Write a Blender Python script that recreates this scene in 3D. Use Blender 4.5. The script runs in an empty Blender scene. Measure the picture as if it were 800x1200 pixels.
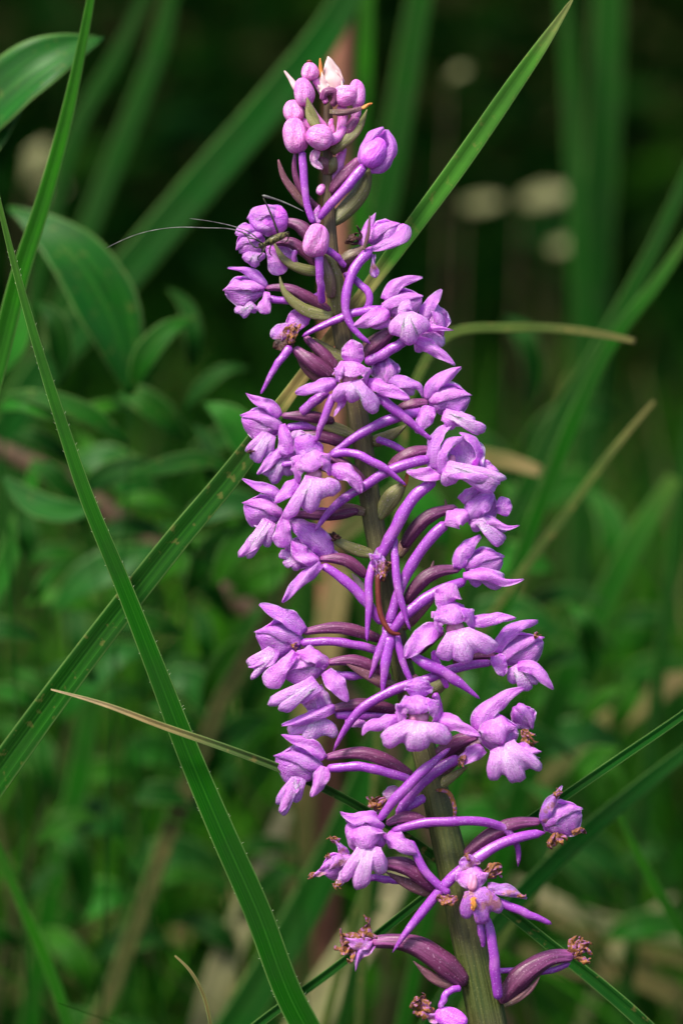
import bpy, math, random
import numpy as np

# ------------------------------------------------------------------ camera, sky, sun, exposure
sc = bpy.context.scene
COL = sc.collection
D0 = 0.30            # metres from lens to the flower spike
S = 9.0e-5           # metres per photo pixel at the spike
PITCH = math.radians(12.0)
HC = 0.26            # height of the picture centre above the ground
FW = np.array([0, math.cos(PITCH), -math.sin(PITCH)])
UP = np.array([0, math.sin(PITCH), math.cos(PITCH)])
RT = np.array([1.0, 0, 0])
CAM = np.array([0, 0, HC]) - FW * D0

cd = bpy.data.cameras.new('camera')
cam = bpy.data.objects.new('camera', cd)
COL.objects.link(cam)
cam.location = CAM.tolist()
cam.rotation_euler = (math.pi / 2 - PITCH, 0, 0)
cd.sensor_fit = 'VERTICAL'
cd.sensor_height = 36.0
cd.lens = 36.0 * D0 / (1200 * S)
cd.clip_start = 0.01
cd.clip_end = 300.0
cd.dof.use_dof = True
cd.dof.focus_distance = D0 - 22 * S
cd.dof.aperture_fstop = (cd.lens / 1000.0) / 0.0060
cd.dof.aperture_blades = 0
sc.camera = cam

SUN_EL, SUN_AZ = math.radians(60), math.radians(-135)   # azimuth from +Y, clockwise seen from above
w = bpy.data.worlds.new('World')
sc.world = w
w.use_nodes = True
wn = w.node_tree.nodes
sky = wn.new('ShaderNodeTexSky')
sky.sky_type = 'NISHITA'
sky.sun_disc = False
sky.sun_elevation = SUN_EL
sky.sun_rotation = SUN_AZ
sky.air_density = 1.0
sky.dust_density = 3.0
sky.ozone_density = 1.0
wn['Background'].inputs['Strength'].default_value = 0.06
w.node_tree.links.new(sky.outputs['Color'], wn['Background'].inputs['Color'])

sd = bpy.data.lights.new('sun', 'SUN')
sd.energy = 1.5
sd.angle = math.radians(14)
sd.color = (1.0, 0.94, 0.82)
sun = bpy.data.objects.new('sun', sd)
COL.objects.link(sun)
sun.rotation_euler = (math.pi / 2 - SUN_EL, 0, math.pi - SUN_AZ)
sun.location = (0, 0, 3)

sc.view_settings.view_transform = 'Standard'
sc.view_settings.look = 'None'
sc.view_settings.gamma = 1.0
sc.view_settings.use_curve_mapping = False
sc.view_settings.exposure = 2.02
sc.render.engine = 'CYCLES'
sc.cycles.use_denoising = True
sc.cycles.max_bounces = 8
sc.cycles.use_adaptive_sampling = False

rng = random.Random(7)
nrg = np.random.default_rng(11)

# ------------------------------------------------------------------ geometry helpers
def PW(a):
    """photo pixels (x right, y down) + z (pixels towards the lens) -> world metres"""
    a = np.asarray(a, float)
    dep = D0 - a[..., 2] * S
    k = dep / D0 * S
    X = (a[..., 0] - 400) * k
    Y = (600 - a[..., 1]) * k
    return CAM + dep[..., None] * FW + X[..., None] * RT + Y[..., None] * UP

def cr(pts, n):
    """Catmull-Rom through pts, n samples by chord length"""
    p = np.asarray(pts, float)
    if p.ndim == 1:
        p = p[:, None]
    if len(p) == 2:
        t = np.linspace(0, 1, n)[:, None]
        return p[0] * (1 - t) + p[1] * t
    seg = np.maximum(np.linalg.norm(np.diff(p, axis=0), axis=1), 1e-9)
    cum = np.concatenate([[0], np.cumsum(seg)])
    sl = np.diff(p, axis=0) / seg[:, None]
    T = np.empty_like(p)
    T[1:-1] = (sl[:-1] * seg[1:, None] + sl[1:] * seg[:-1, None]) / (seg[:-1] + seg[1:])[:, None]
    T[0] = 1.5 * sl[0] - .5 * T[1]
    T[-1] = 1.5 * sl[-1] - .5 * T[-2]
    s = np.linspace(0, cum[-1], n)
    i = np.clip(np.searchsorted(cum, s, side='right') - 1, 0, len(p) - 2)
    L = seg[i][:, None]
    u = ((s - cum[i]) / seg[i])[:, None]
    return (2 * u ** 3 - 3 * u ** 2 + 1) * p[i] + (u ** 3 - 2 * u ** 2 + u) * L * T[i] + (3 * u ** 2 - 2 * u ** 3) * p[i + 1] + (u ** 3 - u ** 2) * L * T[i + 1]

def nrm(v):
    return v / np.maximum(np.linalg.norm(v, axis=-1, keepdims=True), 1e-12)

PROF = {
    'lance': [(0, .62), (.14, .93), (.3, 1), (.6, .76), (.84, .42), (1, .08)],
    'ovate': [(0, .45), (.2, .86), (.45, 1), (.7, .92), (.9, .55), (1, .15)],
    'round': [(0, .5), (.18, .92), (.45, 1), (.72, .9), (.9, .56), (1, .14)],
    'strap': [(0, .6), (.18, .94), (.38, 1), (.66, .80), (.88, .5), (1, .16)],
    'helmet': [(0, .34), (.22, .72), (.5, 1), (.74, .96), (.9, .66), (1, .2)],
    'flag':  [(0, .35), (.3, .6), (.6, .9), (.82, 1), (.95, .75), (1, .3)],
    'leaf':  [(0, .1), (.15, .6), (.4, 1), (.65, .88), (.85, .45), (1, .03)],
}
def prof(name, t):
    q = np.array(PROF[name])
    k = np.linspace(0, 1, 60)
    v = np.interp(k, q[:, 0], q[:, 1])
    v = np.convolve(np.pad(v, 4, mode='edge'), np.ones(9) / 9, 'valid')
    v[-1] = q[-1, 1]
    return np.interp(t, k, v)

def slab(g, th, uvg=None):
    """grid (m,n,3) -> closed thin slab; returns verts, faces, uv"""
    m, n, _ = g.shape
    du = np.gradient(g, axis=1)
    dv = np.gradient(g, axis=0)
    N = nrm(np.cross(du, dv))
    a = np.linspace(-1, 1, n)[None, :]
    e = np.sqrt(np.clip(1 - 0.93 * a ** 4, 0, 1))
    b = np.linspace(0, 1, m)[:, None]
    e = e * np.sqrt(np.clip(1 - 0.9 * b ** 8, 0, 1))
    off = N * (th * 0.5 * e)[..., None]
    top, bot = (g + off).reshape(-1, 3), (g - off).reshape(-1, 3)
    V = np.vstack([top, bot])
    if uvg is None:
        uu, vv = np.meshgrid(np.linspace(0, 1, n), np.linspace(0, 1, m))
        uvg = np.stack([uu, vv], -1)
    UV = np.vstack([uvg.reshape(-1, 2)] * 2)
    M = m * n
    F = []
    for i in range(m - 1):
        for j in range(n - 1):
            q = i * n + j
            F.append((q, q + 1, q + n + 1, q + n))
            F.append((M + q, M + q + n, M + q + n + 1, M + q + 1))
    ring = [j for j in range(n)] + [i * n + n - 1 for i in range(1, m)] + [(m - 1) * n + j for j in range(n - 2, -1, -1)] + [i * n for i in range(m - 2, 0, -1)]
    for k in range(len(ring)):
        q, r = ring[k], ring[(k + 1) % len(ring)]
        F.append((q, M + q, M + r, r))
    return V, F, UV

def pz(pts, z0):
    return [(p[0], p[1], z0 + (p[2] if len(p) > 2 else 0)) for p in pts]

def petal_grid(pts, wd, n=(0, .3, 1), pr='lance', cup=.5, rough=0.0, m=21, k=13, twist=0.0, seed=0, keel=0.0, frill=0.0):
    """pixel-space grid of a petal, base to tip; convex towards n when cup > 0"""
    p = np.asarray(pts, float) * np.array([1, -1, 1])
    c = cr(p, m)
    t = np.linspace(0, 1, m)
    T = nrm(np.gradient(c, axis=0))
    N0 = nrm(np.array(n, float))
    N = nrm(N0 - T * (T @ N0)[:, None])
    B = np.cross(T, N)
    if twist:
        a = (twist * t)[:, None]
        N, B = N * np.cos(a) + B * np.sin(a), B * np.cos(a) - N * np.sin(a)
    h = wd * prof(pr, t)
    j = np.linspace(-1, 1, k)
    ph = cup if abs(cup) > 1e-3 else 1e-3
    x = np.sin(ph * j) / ph
    y = -(1 - np.cos(ph * j)) / ph
    y = y[None] - keel * (np.sqrt(j ** 2 + .01) - .1)[None]
    if frill:
        r = np.random.default_rng(seed + 77)
        f1, f2, p1, p2 = r.uniform(8, 12), r.uniform(17, 24), r.uniform(0, 6.3, 2), r.uniform(0, 6.3, 2)
        sd2 = (j > 0).astype(int)
        fr_ = (np.sin(f1 * t[:, None] + p1[sd2][None]) + .6 * np.sin(f2 * t[:, None] + p2[sd2][None])) * (np.abs(j) ** 3)[None]
        y = y + frill * fr_
        h = h * (1 + .05 * np.sin(f1 * 1.3 * t + p1[0]))
    y = np.broadcast_to(y, (m, k))
    g = c[:, None, :] + B[:, None, :] * (h[:, None] * x[None])[..., None] + N[:, None, :] * (h[:, None] * y)[..., None]
    if rough:
        r = np.random.default_rng(seed + 5)
        ph1 = r.uniform(0, 6.28, 6)
        fr = r.uniform(1.5, 5.0, 6)
        wob = sum(np.sin(fr[q] * 2 * t[:, None] + (q % 3 + 1.3) * 1.3 * j[None] + ph1[q]) for q in range(6)) / 3
        g = g + N[:, None, :] * (wob * rough)[..., None]
        wob2 = sum(np.sin(fr[5 - q] * 2.3 * t[:, None] + (q % 2 + 1) * j[None] + ph1[5 - q]) for q in range(4)) / 3
        g = g + B[:, None, :] * (wob2 * rough * .6 * np.abs(j)[None])[..., None]
    g = g * np.array([1, -1, 1])
    return g

def petal(pts, wd, th=.9, **kw):
    g = petal_grid(pts, wd, **kw)
    return slab(PW(g), th * S)

def merge(parts):
    V, F, U, o = [], [], [], 0
    for v, f, u in parts:
        V.append(v); U.append(u)
        F += [tuple(i + o for i in q) for q in f]
        o += len(v)
    return np.vstack(V), F, np.vstack(U)

def tube_world(c, r, k=10, ribs=0, ribd=0.0, twist=0.0, flat=1.0, round_end=True):
    """closed loft round the world-space centre line c with radii r"""
    m = len(c)
    T = nrm(np.gradient(c, axis=0))
    ref = np.array([0.3, -0.9, 0.31])
    A = nrm(np.cross(T, ref))
    B = np.cross(A, T)
    th = np.linspace(0, 2 * math.pi, k, endpoint=False)
    t = np.linspace(0, 1, m)
    rr = r[:, None] * (1 + ribd * np.cos(ribs * (th[None] + twist * t[:, None]))) if ribs else np.repeat(r[:, None], k, 1)
    g = c[:, None] + A[:, None] * (rr * np.cos(th)[None])[..., None] + B[:, None] * (rr * np.sin(th)[None] * flat)[..., None]
    V = g.reshape(-1, 3)
    uu, vv = np.meshgrid(np.arange(k) / k, t)
    U = np.stack([uu, vv], -1).reshape(-1, 2)
    F = []
    for i in range(m - 1):
        for j in range(k):
            q = i * k + j; s = i * k + (j + 1) % k
            F.append((q, s, s + k, q + k))
    V = np.vstack([V, c[0], c[-1]])
    U = np.vstack([U, [.5, 0], [.5, 1]])
    a, b = m * k, m * k + 1
    for j in range(k):
        F.append((a, (j + 1) % k, j))
        F.append((b, (m - 1) * k + j, (m - 1) * k + (j + 1) % k))
    return V, F, U

def tube(pts, rad, m=22, **kw):
    """pts in pixels, rad a number or list of radii (pixels) spread along the line"""
    c = PW(cr(pts, m))
    t = np.linspace(0, 1, m)
    rad = [rad] * 2 if not hasattr(rad, '__len__') else rad
    r = np.interp(t, np.linspace(0, 1, len(rad)), rad)
    if kw.pop('cap', True):
        r = r * np.sqrt(np.clip(1 - np.abs(2 * t - 1) ** 24, 0.03, 1))
    dep = (D0 - cr(pts, m)[:, 2] * S) / D0
    return tube_world(c, r * S * dep, **kw)

def bud(c, a, b, ang, z, lobes=3, depth=.10, tw=1.2, k=18, m=20):
    """egg-shaped bud: half length a, half width b, ang = direction of the tip in degrees (0 right, 90 up)"""
    ca, sa = math.cos(math.radians(ang)), -math.sin(math.radians(ang))
    t = np.linspace(0, 1, m)
    th = math.pi * t
    c3 = np.stack([c[0] - ca * a * np.cos(th), c[1] - sa * a * np.cos(th), np.full(m, float(z))], -1)
    r = b * np.sin(th) ** .85 * (1.08 - .22 * t) + .03 * b
    k = max(k, 26)
    V, F, U = tube_world(PW(c3), r * S, k=k)
    ax = PW(c3)
    ph = 2 * math.pi * U[:-2, 0]; tv = U[:-2, 1]
    q = ((ph + tw * tv + .7) * lobes / (2 * math.pi)) % 1.0 - .5
    sd0 = c[0] * .37 + c[1] * .11
    f = 1 - depth * 1.5 * np.exp(-(q / .11) ** 2) * np.clip(tv * 2.2, .2, 1) + .05 * np.where(q > 0, 1, -1) * np.exp(-np.abs(q) / .2)
    f = f + .035 * np.sin(3 * ph + 5 * tv + sd0) + .03 * np.sin(2 * ph - 9 * tv + 2 * sd0) + .02 * np.sin(7 * ph + 11 * tv + sd0)
    cc = np.repeat(ax, k, 0)
    V[:-2] = cc + (V[:-2] - cc) * f[:, None]
    return V, F, U

ORG = {}
def build(name, geo, mat, parent=None, origin=None, smooth=True):
    V, F, U = geo
    V = np.asarray(V, float)
    if origin is None:
        origin = (V.min(0) + V.max(0)) / 2
    origin = np.asarray(origin, float)
    me = bpy.data.meshes.new(name)
    me.from_pydata((V - origin).tolist(), [], F)
    uvl = me.uv_layers.new(name='UVMap')
    idx = np.empty(len(me.loops), dtype=np.int32)
    me.loops.foreach_get('vertex_index', idx)
    uvl.data.foreach_set('uv', np.asarray(U, np.float32)[idx].ravel())
    if smooth:
        me.polygons.foreach_set('use_smooth', np.ones(len(me.polygons), bool))
    me.materials.append(mat)
    o = bpy.data.objects.new(name, me)
    COL.objects.link(o)
    ORG[o.name] = origin
    if parent is not None:
        o.parent = parent
        o.location = (origin - ORG[parent.name]).tolist()
    else:
        o.location = origin.tolist()
    return o

def empty(name, origin, parent=None):
    o = bpy.data.objects.new(name, None)
    o.empty_display_size = 0.005
    COL.objects.link(o)
    origin = np.asarray(origin, float)
    ORG[o.name] = origin
    if parent is not None:
        o.parent = parent
        o.location = (origin - ORG[parent.name]).tolist()
    else:
        o.location = origin.tolist()
    return o

def tag(o, label=None, cat=None, group=None, kind=None):
    for k, v in (('label', label), ('category', cat), ('group', group), ('kind', kind)):
        if v:
            o[k] = v
    return o

# ------------------------------------------------------------------ materials
class NT:
    def __init__(self, name):
        self.m = bpy.data.materials.new(name)
        self.m.use_nodes = True
        self.t = self.m.node_tree
        self.b = self.t.nodes['Principled BSDF']
        self.out = self.t.nodes['Material Output']
    def n(self, kind, **kw):
        nd = self.t.nodes.new('ShaderNode' + kind)
        for k, v in kw.items():
            setattr(nd, k, v)
        return nd
    def l(self, a, b):
        self.t.links.new(a, b)
    def set(self, **kw):
        for k, v in kw.items():
            self.b.inputs[k.replace('_', ' ')].default_value = v
    def uv(self):
        nd = self.n('UVMap'); nd.uv_map = 'UVMap'
        sp = self.n('SeparateXYZ'); self.l(nd.outputs[0], sp.inputs[0])
        return nd.outputs[0], sp.outputs[0], sp.outputs[1]
    def obj(self):
        return self.n('TexCoord').outputs['Object']
    def math(self, op, a, b=None, c=None):
        nd = self.n('Math', operation=op)
        for i, x in enumerate((a, b, c)):
            if x is None: continue
            if hasattr(x, 'is_output'): self.l(x, nd.inputs[i])
            else: nd.inputs[i].default_value = x
        return nd.outputs[0]
    def ramp(self, f, stops, interp='LINEAR'):
        nd = self.n('ValToRGB')
        self.l(f, nd.inputs[0])
        el = nd.color_ramp.elements
        nd.color_ramp.interpolation = interp
        while len(el) < len(stops): el.new(0.5)
        for e, (p, c) in zip(el, stops):
            e.position = p
            e.color = (c[0], c[1], c[2], 1) if hasattr(c, '__len__') else (c, c, c, 1)
        return nd.outputs[0]
    def mix(self, f, a, b, mode='MIX'):
        nd = self.n('Mix', data_type='RGBA', blend_type=mode)
        for s, x in ((nd.inputs[0], f), (nd.inputs[6], a), (nd.inputs[7], b)):
            if hasattr(x, 'is_output'): self.l(x, s)
            elif hasattr(x, '__len__'): s.default_value = (x[0], x[1], x[2], 1)
            else: s.default_value = x
        return nd.outputs[2]
    def noise(self, vec, scale, detail=3, rough=.55):
        nd = self.n('TexNoise')
        if vec is not None: self.l(vec, nd.inputs['Vector'])
        nd.inputs['Scale'].default_value = scale
        nd.inputs['Detail'].default_value = detail
        nd.inputs['Roughness'].default_value = rough
        return nd.outputs[0]
    def scale(self, vec, s):
        nd = self.n('VectorMath', operation='MULTIPLY')
        self.l(vec, nd.inputs[0]); nd.inputs[1].default_value = s
        return nd.outputs[0]
    def rand(self):
        return self.n('ObjectInfo').outputs['Random']
    def bump(self, h, strength, dist, normal=None):
        nd = self.n('Bump')
        nd.inputs['Strength'].default_value = strength
        nd.inputs['Distance'].default_value = dist
        self.l(h, nd.inputs['Height'])
        if normal is not None: self.l(normal, nd.inputs['Normal'])
        return nd.outputs[0]
    def color(self, c):
        self.l(c, self.b.inputs['Base Color'])
    def sss(self, wt, sc_, rad=(1, .45, .8)):
        self.set(Subsurface_Weight=wt, Subsurface_Scale=sc_, Subsurface_Radius=rad)

def petal_material(name, deep, mid, pale, pale_amount=0.35, brown=0.0):
    k = NT(name)
    uv, u, v = k.uv()
    ob = k.obj()
    big = k.noise(ob, 520, 4, .6)
    c = k.mix(k.ramp(big, [(.36, 0), (.62, 1)]), deep, mid)
    c = k.mix(k.ramp(k.noise(k.scale(uv, (2.6, 1.8, 1)), 1, 2), [(.46, 0), (.8, .42)]), c, pale)
    edge = k.math('ABSOLUTE', k.math('SUBTRACT', u, .5))
    cen = k.ramp(edge, [(.0, 1), (.45, 0)])
    pl = k.math('MULTIPLY', k.math('MULTIPLY', cen, k.ramp(v, [(.05, .5), (.4, 1), (.7, .6), (1, 0)])), pale_amount)
    c = k.mix(pl, c, pale)
    # lengthwise veins
    c = k.mix(k.ramp(edge, [(.42, 0), (.5, .38)]), c, pale)
    c = k.mix(k.ramp(v, [(0, .55), (.16, 0)]), c, [x * .6 for x in deep])
    vv = k.noise(k.scale(uv, (30, 1.8, 1)), 1.0, 3, .6)
    c = k.mix(k.ramp(vv, [(.44, 0), (.5, .62), (.56, 0)]), c, [x * .55 for x in deep])
    # fine cells, their glitter painted into the colour as pale specks
    vo = k.n('TexVoronoi', feature='F1')
    k.l(ob, vo.inputs['Vector']); vo.inputs['Scale'].default_value = 6500
    c = k.mix(k.ramp(vo.outputs['Distance'], [(.0, .18), (.3, 0)]), c, pale)
    sp = k.noise(ob, 5200, 1)
    c = k.mix(k.ramp(sp, [(.62, 0), (.74, .35)]), c, pale)
    # colour differs a little from petal to petal
    hs = k.n('HueSaturation')
    k.l(c, hs.inputs['Color'])
    k.l(k.math('MULTIPLY_ADD', k.rand(), .034, .488), hs.inputs['Hue'])
    k.l(k.math('MULTIPLY_ADD', k.rand(), .24, .90), hs.inputs['Value'])
    c = hs.outputs[0]
    if brown:
        bn = k.noise(ob, 900, 3)
        c = k.mix(k.math('MULTIPLY', k.ramp(bn, [(.48, 0), (.6, 1)]), brown), c, (.30, .12, .03))
    k.color(c)
    k.sss(.85, .0008, (1, .35, .95))
    k.set(Roughness=.36, Specular_IOR_Level=.4)
    h1 = k.bump(vo.outputs['Distance'], .8, .00008)
    h2 = k.bump(vv, .35, .0002, h1)
    h3 = k.bump(k.noise(ob, 1500, 3, .5), .28, .0002, h2)
    k.l(h3, k.b.inputs['Normal'])
    return k.m

VI_D, VI_M, VI_P = (.50, .062, .70), (.71, .170, .86), (.86, .45, .95)
M = {}
M['petal'] = petal_material('petal_violet', VI_D, VI_M, VI_P, .30)
M['lip'] = petal_material('lip_violet', VI_M, (.73, .22, .90), (.87, .54, .96), .55)
M['bud'] = petal_material('bud_pink', (.64, .11, .50), (.76, .25, .68), (.90, .62, .85), .35)
M['fade'] = petal_material('petal_fading', (.34, .06, .50), (.54, .14, .74), (.74, .5, .82), .25, brown=.75)

def spur_material():
    k = NT('spur_waxy')
    uv, u, v = k.uv(); ob = k.obj()
    c = k.mix(k.noise(ob, 420, 2), (.24, .030, .36), (.42, .085, .56))
    c = k.mix(k.ramp(v, [(0, 0), (.55, .12), (1, .65)]), c, (.24, .028, .36))
    c = k.mix(k.math('MULTIPLY', k.rand(), .5), c, (.22, .03, .26))
    c = k.mix(k.ramp(k.noise(ob, 260, 4, .65), [(.52, 0), (.68, .55)]), c, (.26, .07, .20))
    c = k.mix(k.ramp(k.noise(ob, 330, 3), [(.56, 0), (.74, .45)]), c, (.66, .28, .74))
    sp = k.noise(ob, 6200, 1)
    c = k.mix(k.ramp(sp, [(.62, 0), (.72, .5)]), c, (.78, .56, .88))  # glossy sparkles on the wax, painted as pale specks
    st = k.noise(k.scale(uv, (30, 2, 1)), 1, 2)
    c = k.mix(k.ramp(st, [(.42, .25), (.55, 0)]), c, (.25, .04, .34))
    k.color(c)
    k.sss(.4, .0008)
    k.set(Roughness=.28, Specular_IOR_Level=.6)
    b = k.bump(k.noise(ob, 4200, 2), .5, .00007)
    k.l(k.bump(st, .3, .00015, b), k.b.inputs['Normal'])
    return k.m
M['spur'] = spur_material()

def ovary_material(name, a, b, tipc, spots=0):
    k = NT(name)
    uv, u, v = k.uv(); ob = k.obj()
    c = k.mix(k.noise(ob, 500, 3), a, b)
    c = k.mix(k.ramp(v, [(0, .85), (.22, .25), (.6, .0)]), c, tipc)
    st = k.noise(k.scale(uv, (18, 1.5, 1)), 1, 2)
    c = k.mix(k.ramp(st, [(.42, .55), (.55, 0)]), c, [x * .45 for x in a])
    c = k.mix(k.ramp(k.noise(ob, 5200, 1), [(.63, 0), (.74, .35)]), c, (.55, .35, .50))
    hs = k.n('HueSaturation'); k.l(c, hs.inputs['Color'])
    k.l(k.math('MULTIPLY_ADD', k.rand(), .5, .75), hs.inputs['Value'])
    k.color(hs.outputs[0])
    k.sss(.2, .0006)
    k.set(Roughness=.42, Specular_IOR_Level=.4)
    bb = k.bump(k.noise(ob, 4000, 2), .45, .00007)
    k.l(k.bump(st, .5, .0002, bb), k.b.inputs['Normal'])
    return k.m
M['ovary'] = ovary_material('ovary_maroon', (.085, .018, .055), (.17, .034, .11), (.38, .09, .32))
M['ovary_green'] = ovary_material('ovary_green', (.14, .10, .07), (.20, .15, .07), (.28, .07, .18))
M['bract'] = ovary_material('bract_maroon', (.13, .05, .075), (.22, .08, .10), (.16, .15, .05))
M['bract_green'] = ovary_material('bract_green', (.16, .17, .055), (.22, .19, .07), (.15, .17, .05))

def stem_material():
    k = NT('stem_green')
    uv, u, v = k.uv(); ob = k.obj()
    st = k.noise(k.scale(uv, (34, 14, 1)), 1, 3)
    c = k.mix(k.ramp(st, [(.35, 0), (.65, 1)]), (.030, .050, .008), (.075, .09, .018))
    c = k.mix(k.ramp(k.noise(ob, 130, 4), [(.45, 0), (.7, .4)]), c, (.09, .04, .04))
    c = k.mix(k.ramp(v, [(.72, 0), (1, .6)]), c, (.13, .06, .055))
    c = k.mix(k.ramp(k.noise(ob, 5200, 1), [(.63, 0), (.74, .35)]), c, (.22, .23, .09))
    k.color(c)
    k.set(Roughness=.5, Specular_IOR_Level=.35)
    b = k.bump(k.noise(ob, 4500, 2), .5, .00008)
    k.l(k.bump(st, .6, .0004, b), k.b.inputs['Normal'])
    return k.m
M['stem'] = stem_material()

def simple(name, a, b, sc_=700, rough=.6, bump_=.4, dist=.0003, spots=None):
    k = NT(name)
    ob = k.obj()
    n = k.noise(ob, sc_, 4)
    c = k.mix(k.ramp(n, [(.35, 0), (.65, 1)]), a, b)
    if spots:
        c = k.mix(k.ramp(k.noise(ob, sc_ * 2.2, 3), [(.5, 0), (.6, 1)]), c, spots)
    k.color(c)
    k.set(Roughness=rough, Specular_IOR_Level=.3 if rough < .8 else 0.0)
    k.l(k.bump(k.noise(ob, sc_ * 2.5, 3), bump_, dist), k.b.inputs['Normal'])
    return k.m
M['wilt'] = simple('withered_brown', (.09, .03, .012), (.34, .14, .035), 1200, .6, .8, .0003, (.28, .09, .24))
M['wilt_dark'] = simple('withered_dark', (.02, .008, .008), (.07, .025, .018), 1200, .5, .8, .0003)
M['pale'] = simple('pale_bud_scale', (.64, .40, .42), (.76, .58, .54), 500, .5, .2, .0001)
M['orange'] = simple('orange_bract_tip', (.48, .14, .03), (.62, .27, .06), 700, .5, .3, .0001)
M['wire'] = simple('dry_red_thread', (.09, .012, .008), (.16, .03, .015), 900, .35, .3, .0001)
M['column'] = simple('throat_rose', (.62, .16, .38), (.78, .34, .52), 900, .4, .4, .0001)

def pure(c):
    return (c[0] * .55, c[1] * .74, c[2] * .35) if c[1] > 1.5 * c[0] else c

def blade_material(name, stops, ribs=16, spots=0.0, spot=(.3, .2, .07), translucent=.25, rough=.55, spec=.04):
    k = NT(name)
    uv, u, v = k.uv(); ob = k.obj()
    c = k.ramp(v, [(p, pure(x)) for p, x in stops])
    lines = k.noise(k.scale(uv, (ribs * 2.0, 1.2, 1)), 1, 2)
    c = k.mix(k.ramp(lines, [(.36, .38), (.5, 0)]), c, (.006, .05, .008))
    c = k.mix(k.ramp(lines, [(.52, 0), (.68, .30)]), c, (.06, .26, .03))
    mid = k.math('ABSOLUTE', k.math('SUBTRACT', u, .5))
    c = k.mix(k.ramp(mid, [(0, .22), (.045, 0)]), c, (.05, .23, .02))
    c = k.mix(k.ramp(mid, [(.44, 0), (.49, .5)]), c, (.22, .38, .10))
    c = k.mix(k.ramp(k.noise(ob, 160, 4), [(.4, .35), (.6, 0)]), c, (.02, .05, .012))
    if spots:
        c = k.mix(k.math('MULTIPLY', k.ramp(k.noise(ob, 900, 3), [(.60, 0), (.68, 1)]), spots), c, spot)
    k.color(c)
    k.set(Roughness=rough, Specular_IOR_Level=spec)
    b = k.bump(k.noise(ob, 3500, 2), .25, .00006)
    k.l(k.bump(lines, .5, .0003, b), k.b.inputs['Normal'])
    if translucent:
        tr = k.n('BsdfTranslucent'); k.l(c, tr.inputs['Color'])
        mx = k.n('MixShader'); mx.inputs[0].default_value = translucent
        k.l(k.b.outputs[0], mx.inputs[1]); k.l(tr.outputs[0], mx.inputs[2])
        k.l(mx.outputs[0], k.out.inputs['Surface'])
    return k.m

def green(g, f=1.0):
    return tuple(x * f for x in g)
GR = (.014, .125, .006)
TE = (.005, .070, .011)
OL = (.085, .120, .025)
TAN = (.34, .25, .11)
M['blade'] = blade_material('blade_green', [(0, green(GR, .85)), (.5, GR), (.8, (.055, .17, .035)), (1, (.13, .20, .06))], 18, 0)
M['blade_yellowed'] = blade_material('blade_yellowed', [(0, green(GR, .7)), (.42, (.020, .09, .015)), (.50, (.06, .10, .025)), (.53, (.42, .31, .11)), (.62, (.48, .37, .15)), (.665, (.30, .30, .09)), (.69, (.075, .22, .045)), (.93, (.10, .25, .055)), (1, (.28, .28, .10))], 12, .2)
M['blade_drytip'] = blade_material('blade_drytip', [(0, (.018, .10, .025)), (.55, (.024, .105, .022)), (.76, (.10, .14, .045)), (.86, (.33, .23, .10)), (1, (.55, .40, .24))], 7, .4)
M['blade_teal'] = blade_material('blade_teal', [(0, green(TE, .9)), (1, green(TE, 1.15))], 12, 0)
M['blade_dim'] = blade_material('blade_dim', [(0, (.006, .060, .004)), (1, (.009, .07, .005))], 12, 0, spec=.06, rough=.6)
M['blade_light'] = blade_material('blade_light', [(0, (.024, .155, .007)), (1, (.04, .19, .010))], 12, 0)
M['blade_olive'] = blade_material('blade_olive', [(0, OL), (.7, OL), (1, (.24, .19, .07))], 9, .3)
M['blade_dark'] = blade_material('blade_dark', [(0, (.006, .060, .008)), (1, (.010, .080, .010))], 10, 0)
M['straw'] = blade_material('straw', [(0, (.09, .085, .03)), (.5, (.22, .165, .06)), (1, (.30, .22, .10))], 8, .4)
M['straw_pale'] = blade_material('straw_pale', [(0, (.26, .25, .11)), (.5, (.40, .36, .18)), (1, (.46, .39, .22))], 8, .3)
M['leaf'] = blade_material('shrub_leaf', [(0, (.011, .125, .014)), (1, (.015, .14, .014))], 5, .18, rough=.42, spec=.16)
M['leaf_mid'] = blade_material('shrub_leaf_mid', [(0, (.010, .095, .008)), (1, (.018, .115, .010))], 5, .15, rough=.5, spec=.06)
M['leaf_dark'] = blade_material('shrub_leaf_dark', [(0, (.006, .05, .008)), (1, (.010, .065, .010))], 4, 0, rough=.5, spec=.05)
M['leaf_pale'] = blade_material('shrub_leaf_pale', [(0, (.030, .19, .03)), (1, (.040, .20, .03))], 4, 0, rough=.35)
M['leaf_yellow'] = blade_material('shrub_leaf_yellow', [(0, (.04, .16, .014)), (1, (.055, .20, .02))], 4, 0, rough=.35)
M['leaf_dead'] = blade_material('dead_leaf', [(0, (.16, .15, .07)), (1, (.34, .31, .16))], 4, .2, rough=.5)
M['hair'] = simple('pale_hair', (.55, .62, .38), (.68, .74, .5), 900, .4, .1, .00003)
M['twig'] = simple('brown_twig', (.035, .022, .012), (.10, .06, .03), 300, .75, .8, .0006)
M['reddish'] = simple('reddish_dry_stalk', (.17, .065, .035), (.24, .10, .055), 200, .6, .5, .0004)
M['soil'] = simple('leaf_litter_soil', (.004, .007, .002), (.012, .016, .004), 60, .9, .8, .003, (.020, .018, .007))
M['insect'] = simple('speckled_cuticle', (.05, .045, .012), (.20, .18, .06), 1500, .35, .2, .00005, (.008, .008, .006))
M['black'] = simple('black_cuticle', (.006, .006, .005), (.03, .026, .014), 3000, .35, .2, .00005)
M['antenna'] = simple('grey_thread', (.03, .03, .03), (.22, .22, .20), 900, .4, .2, .00003)

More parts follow.
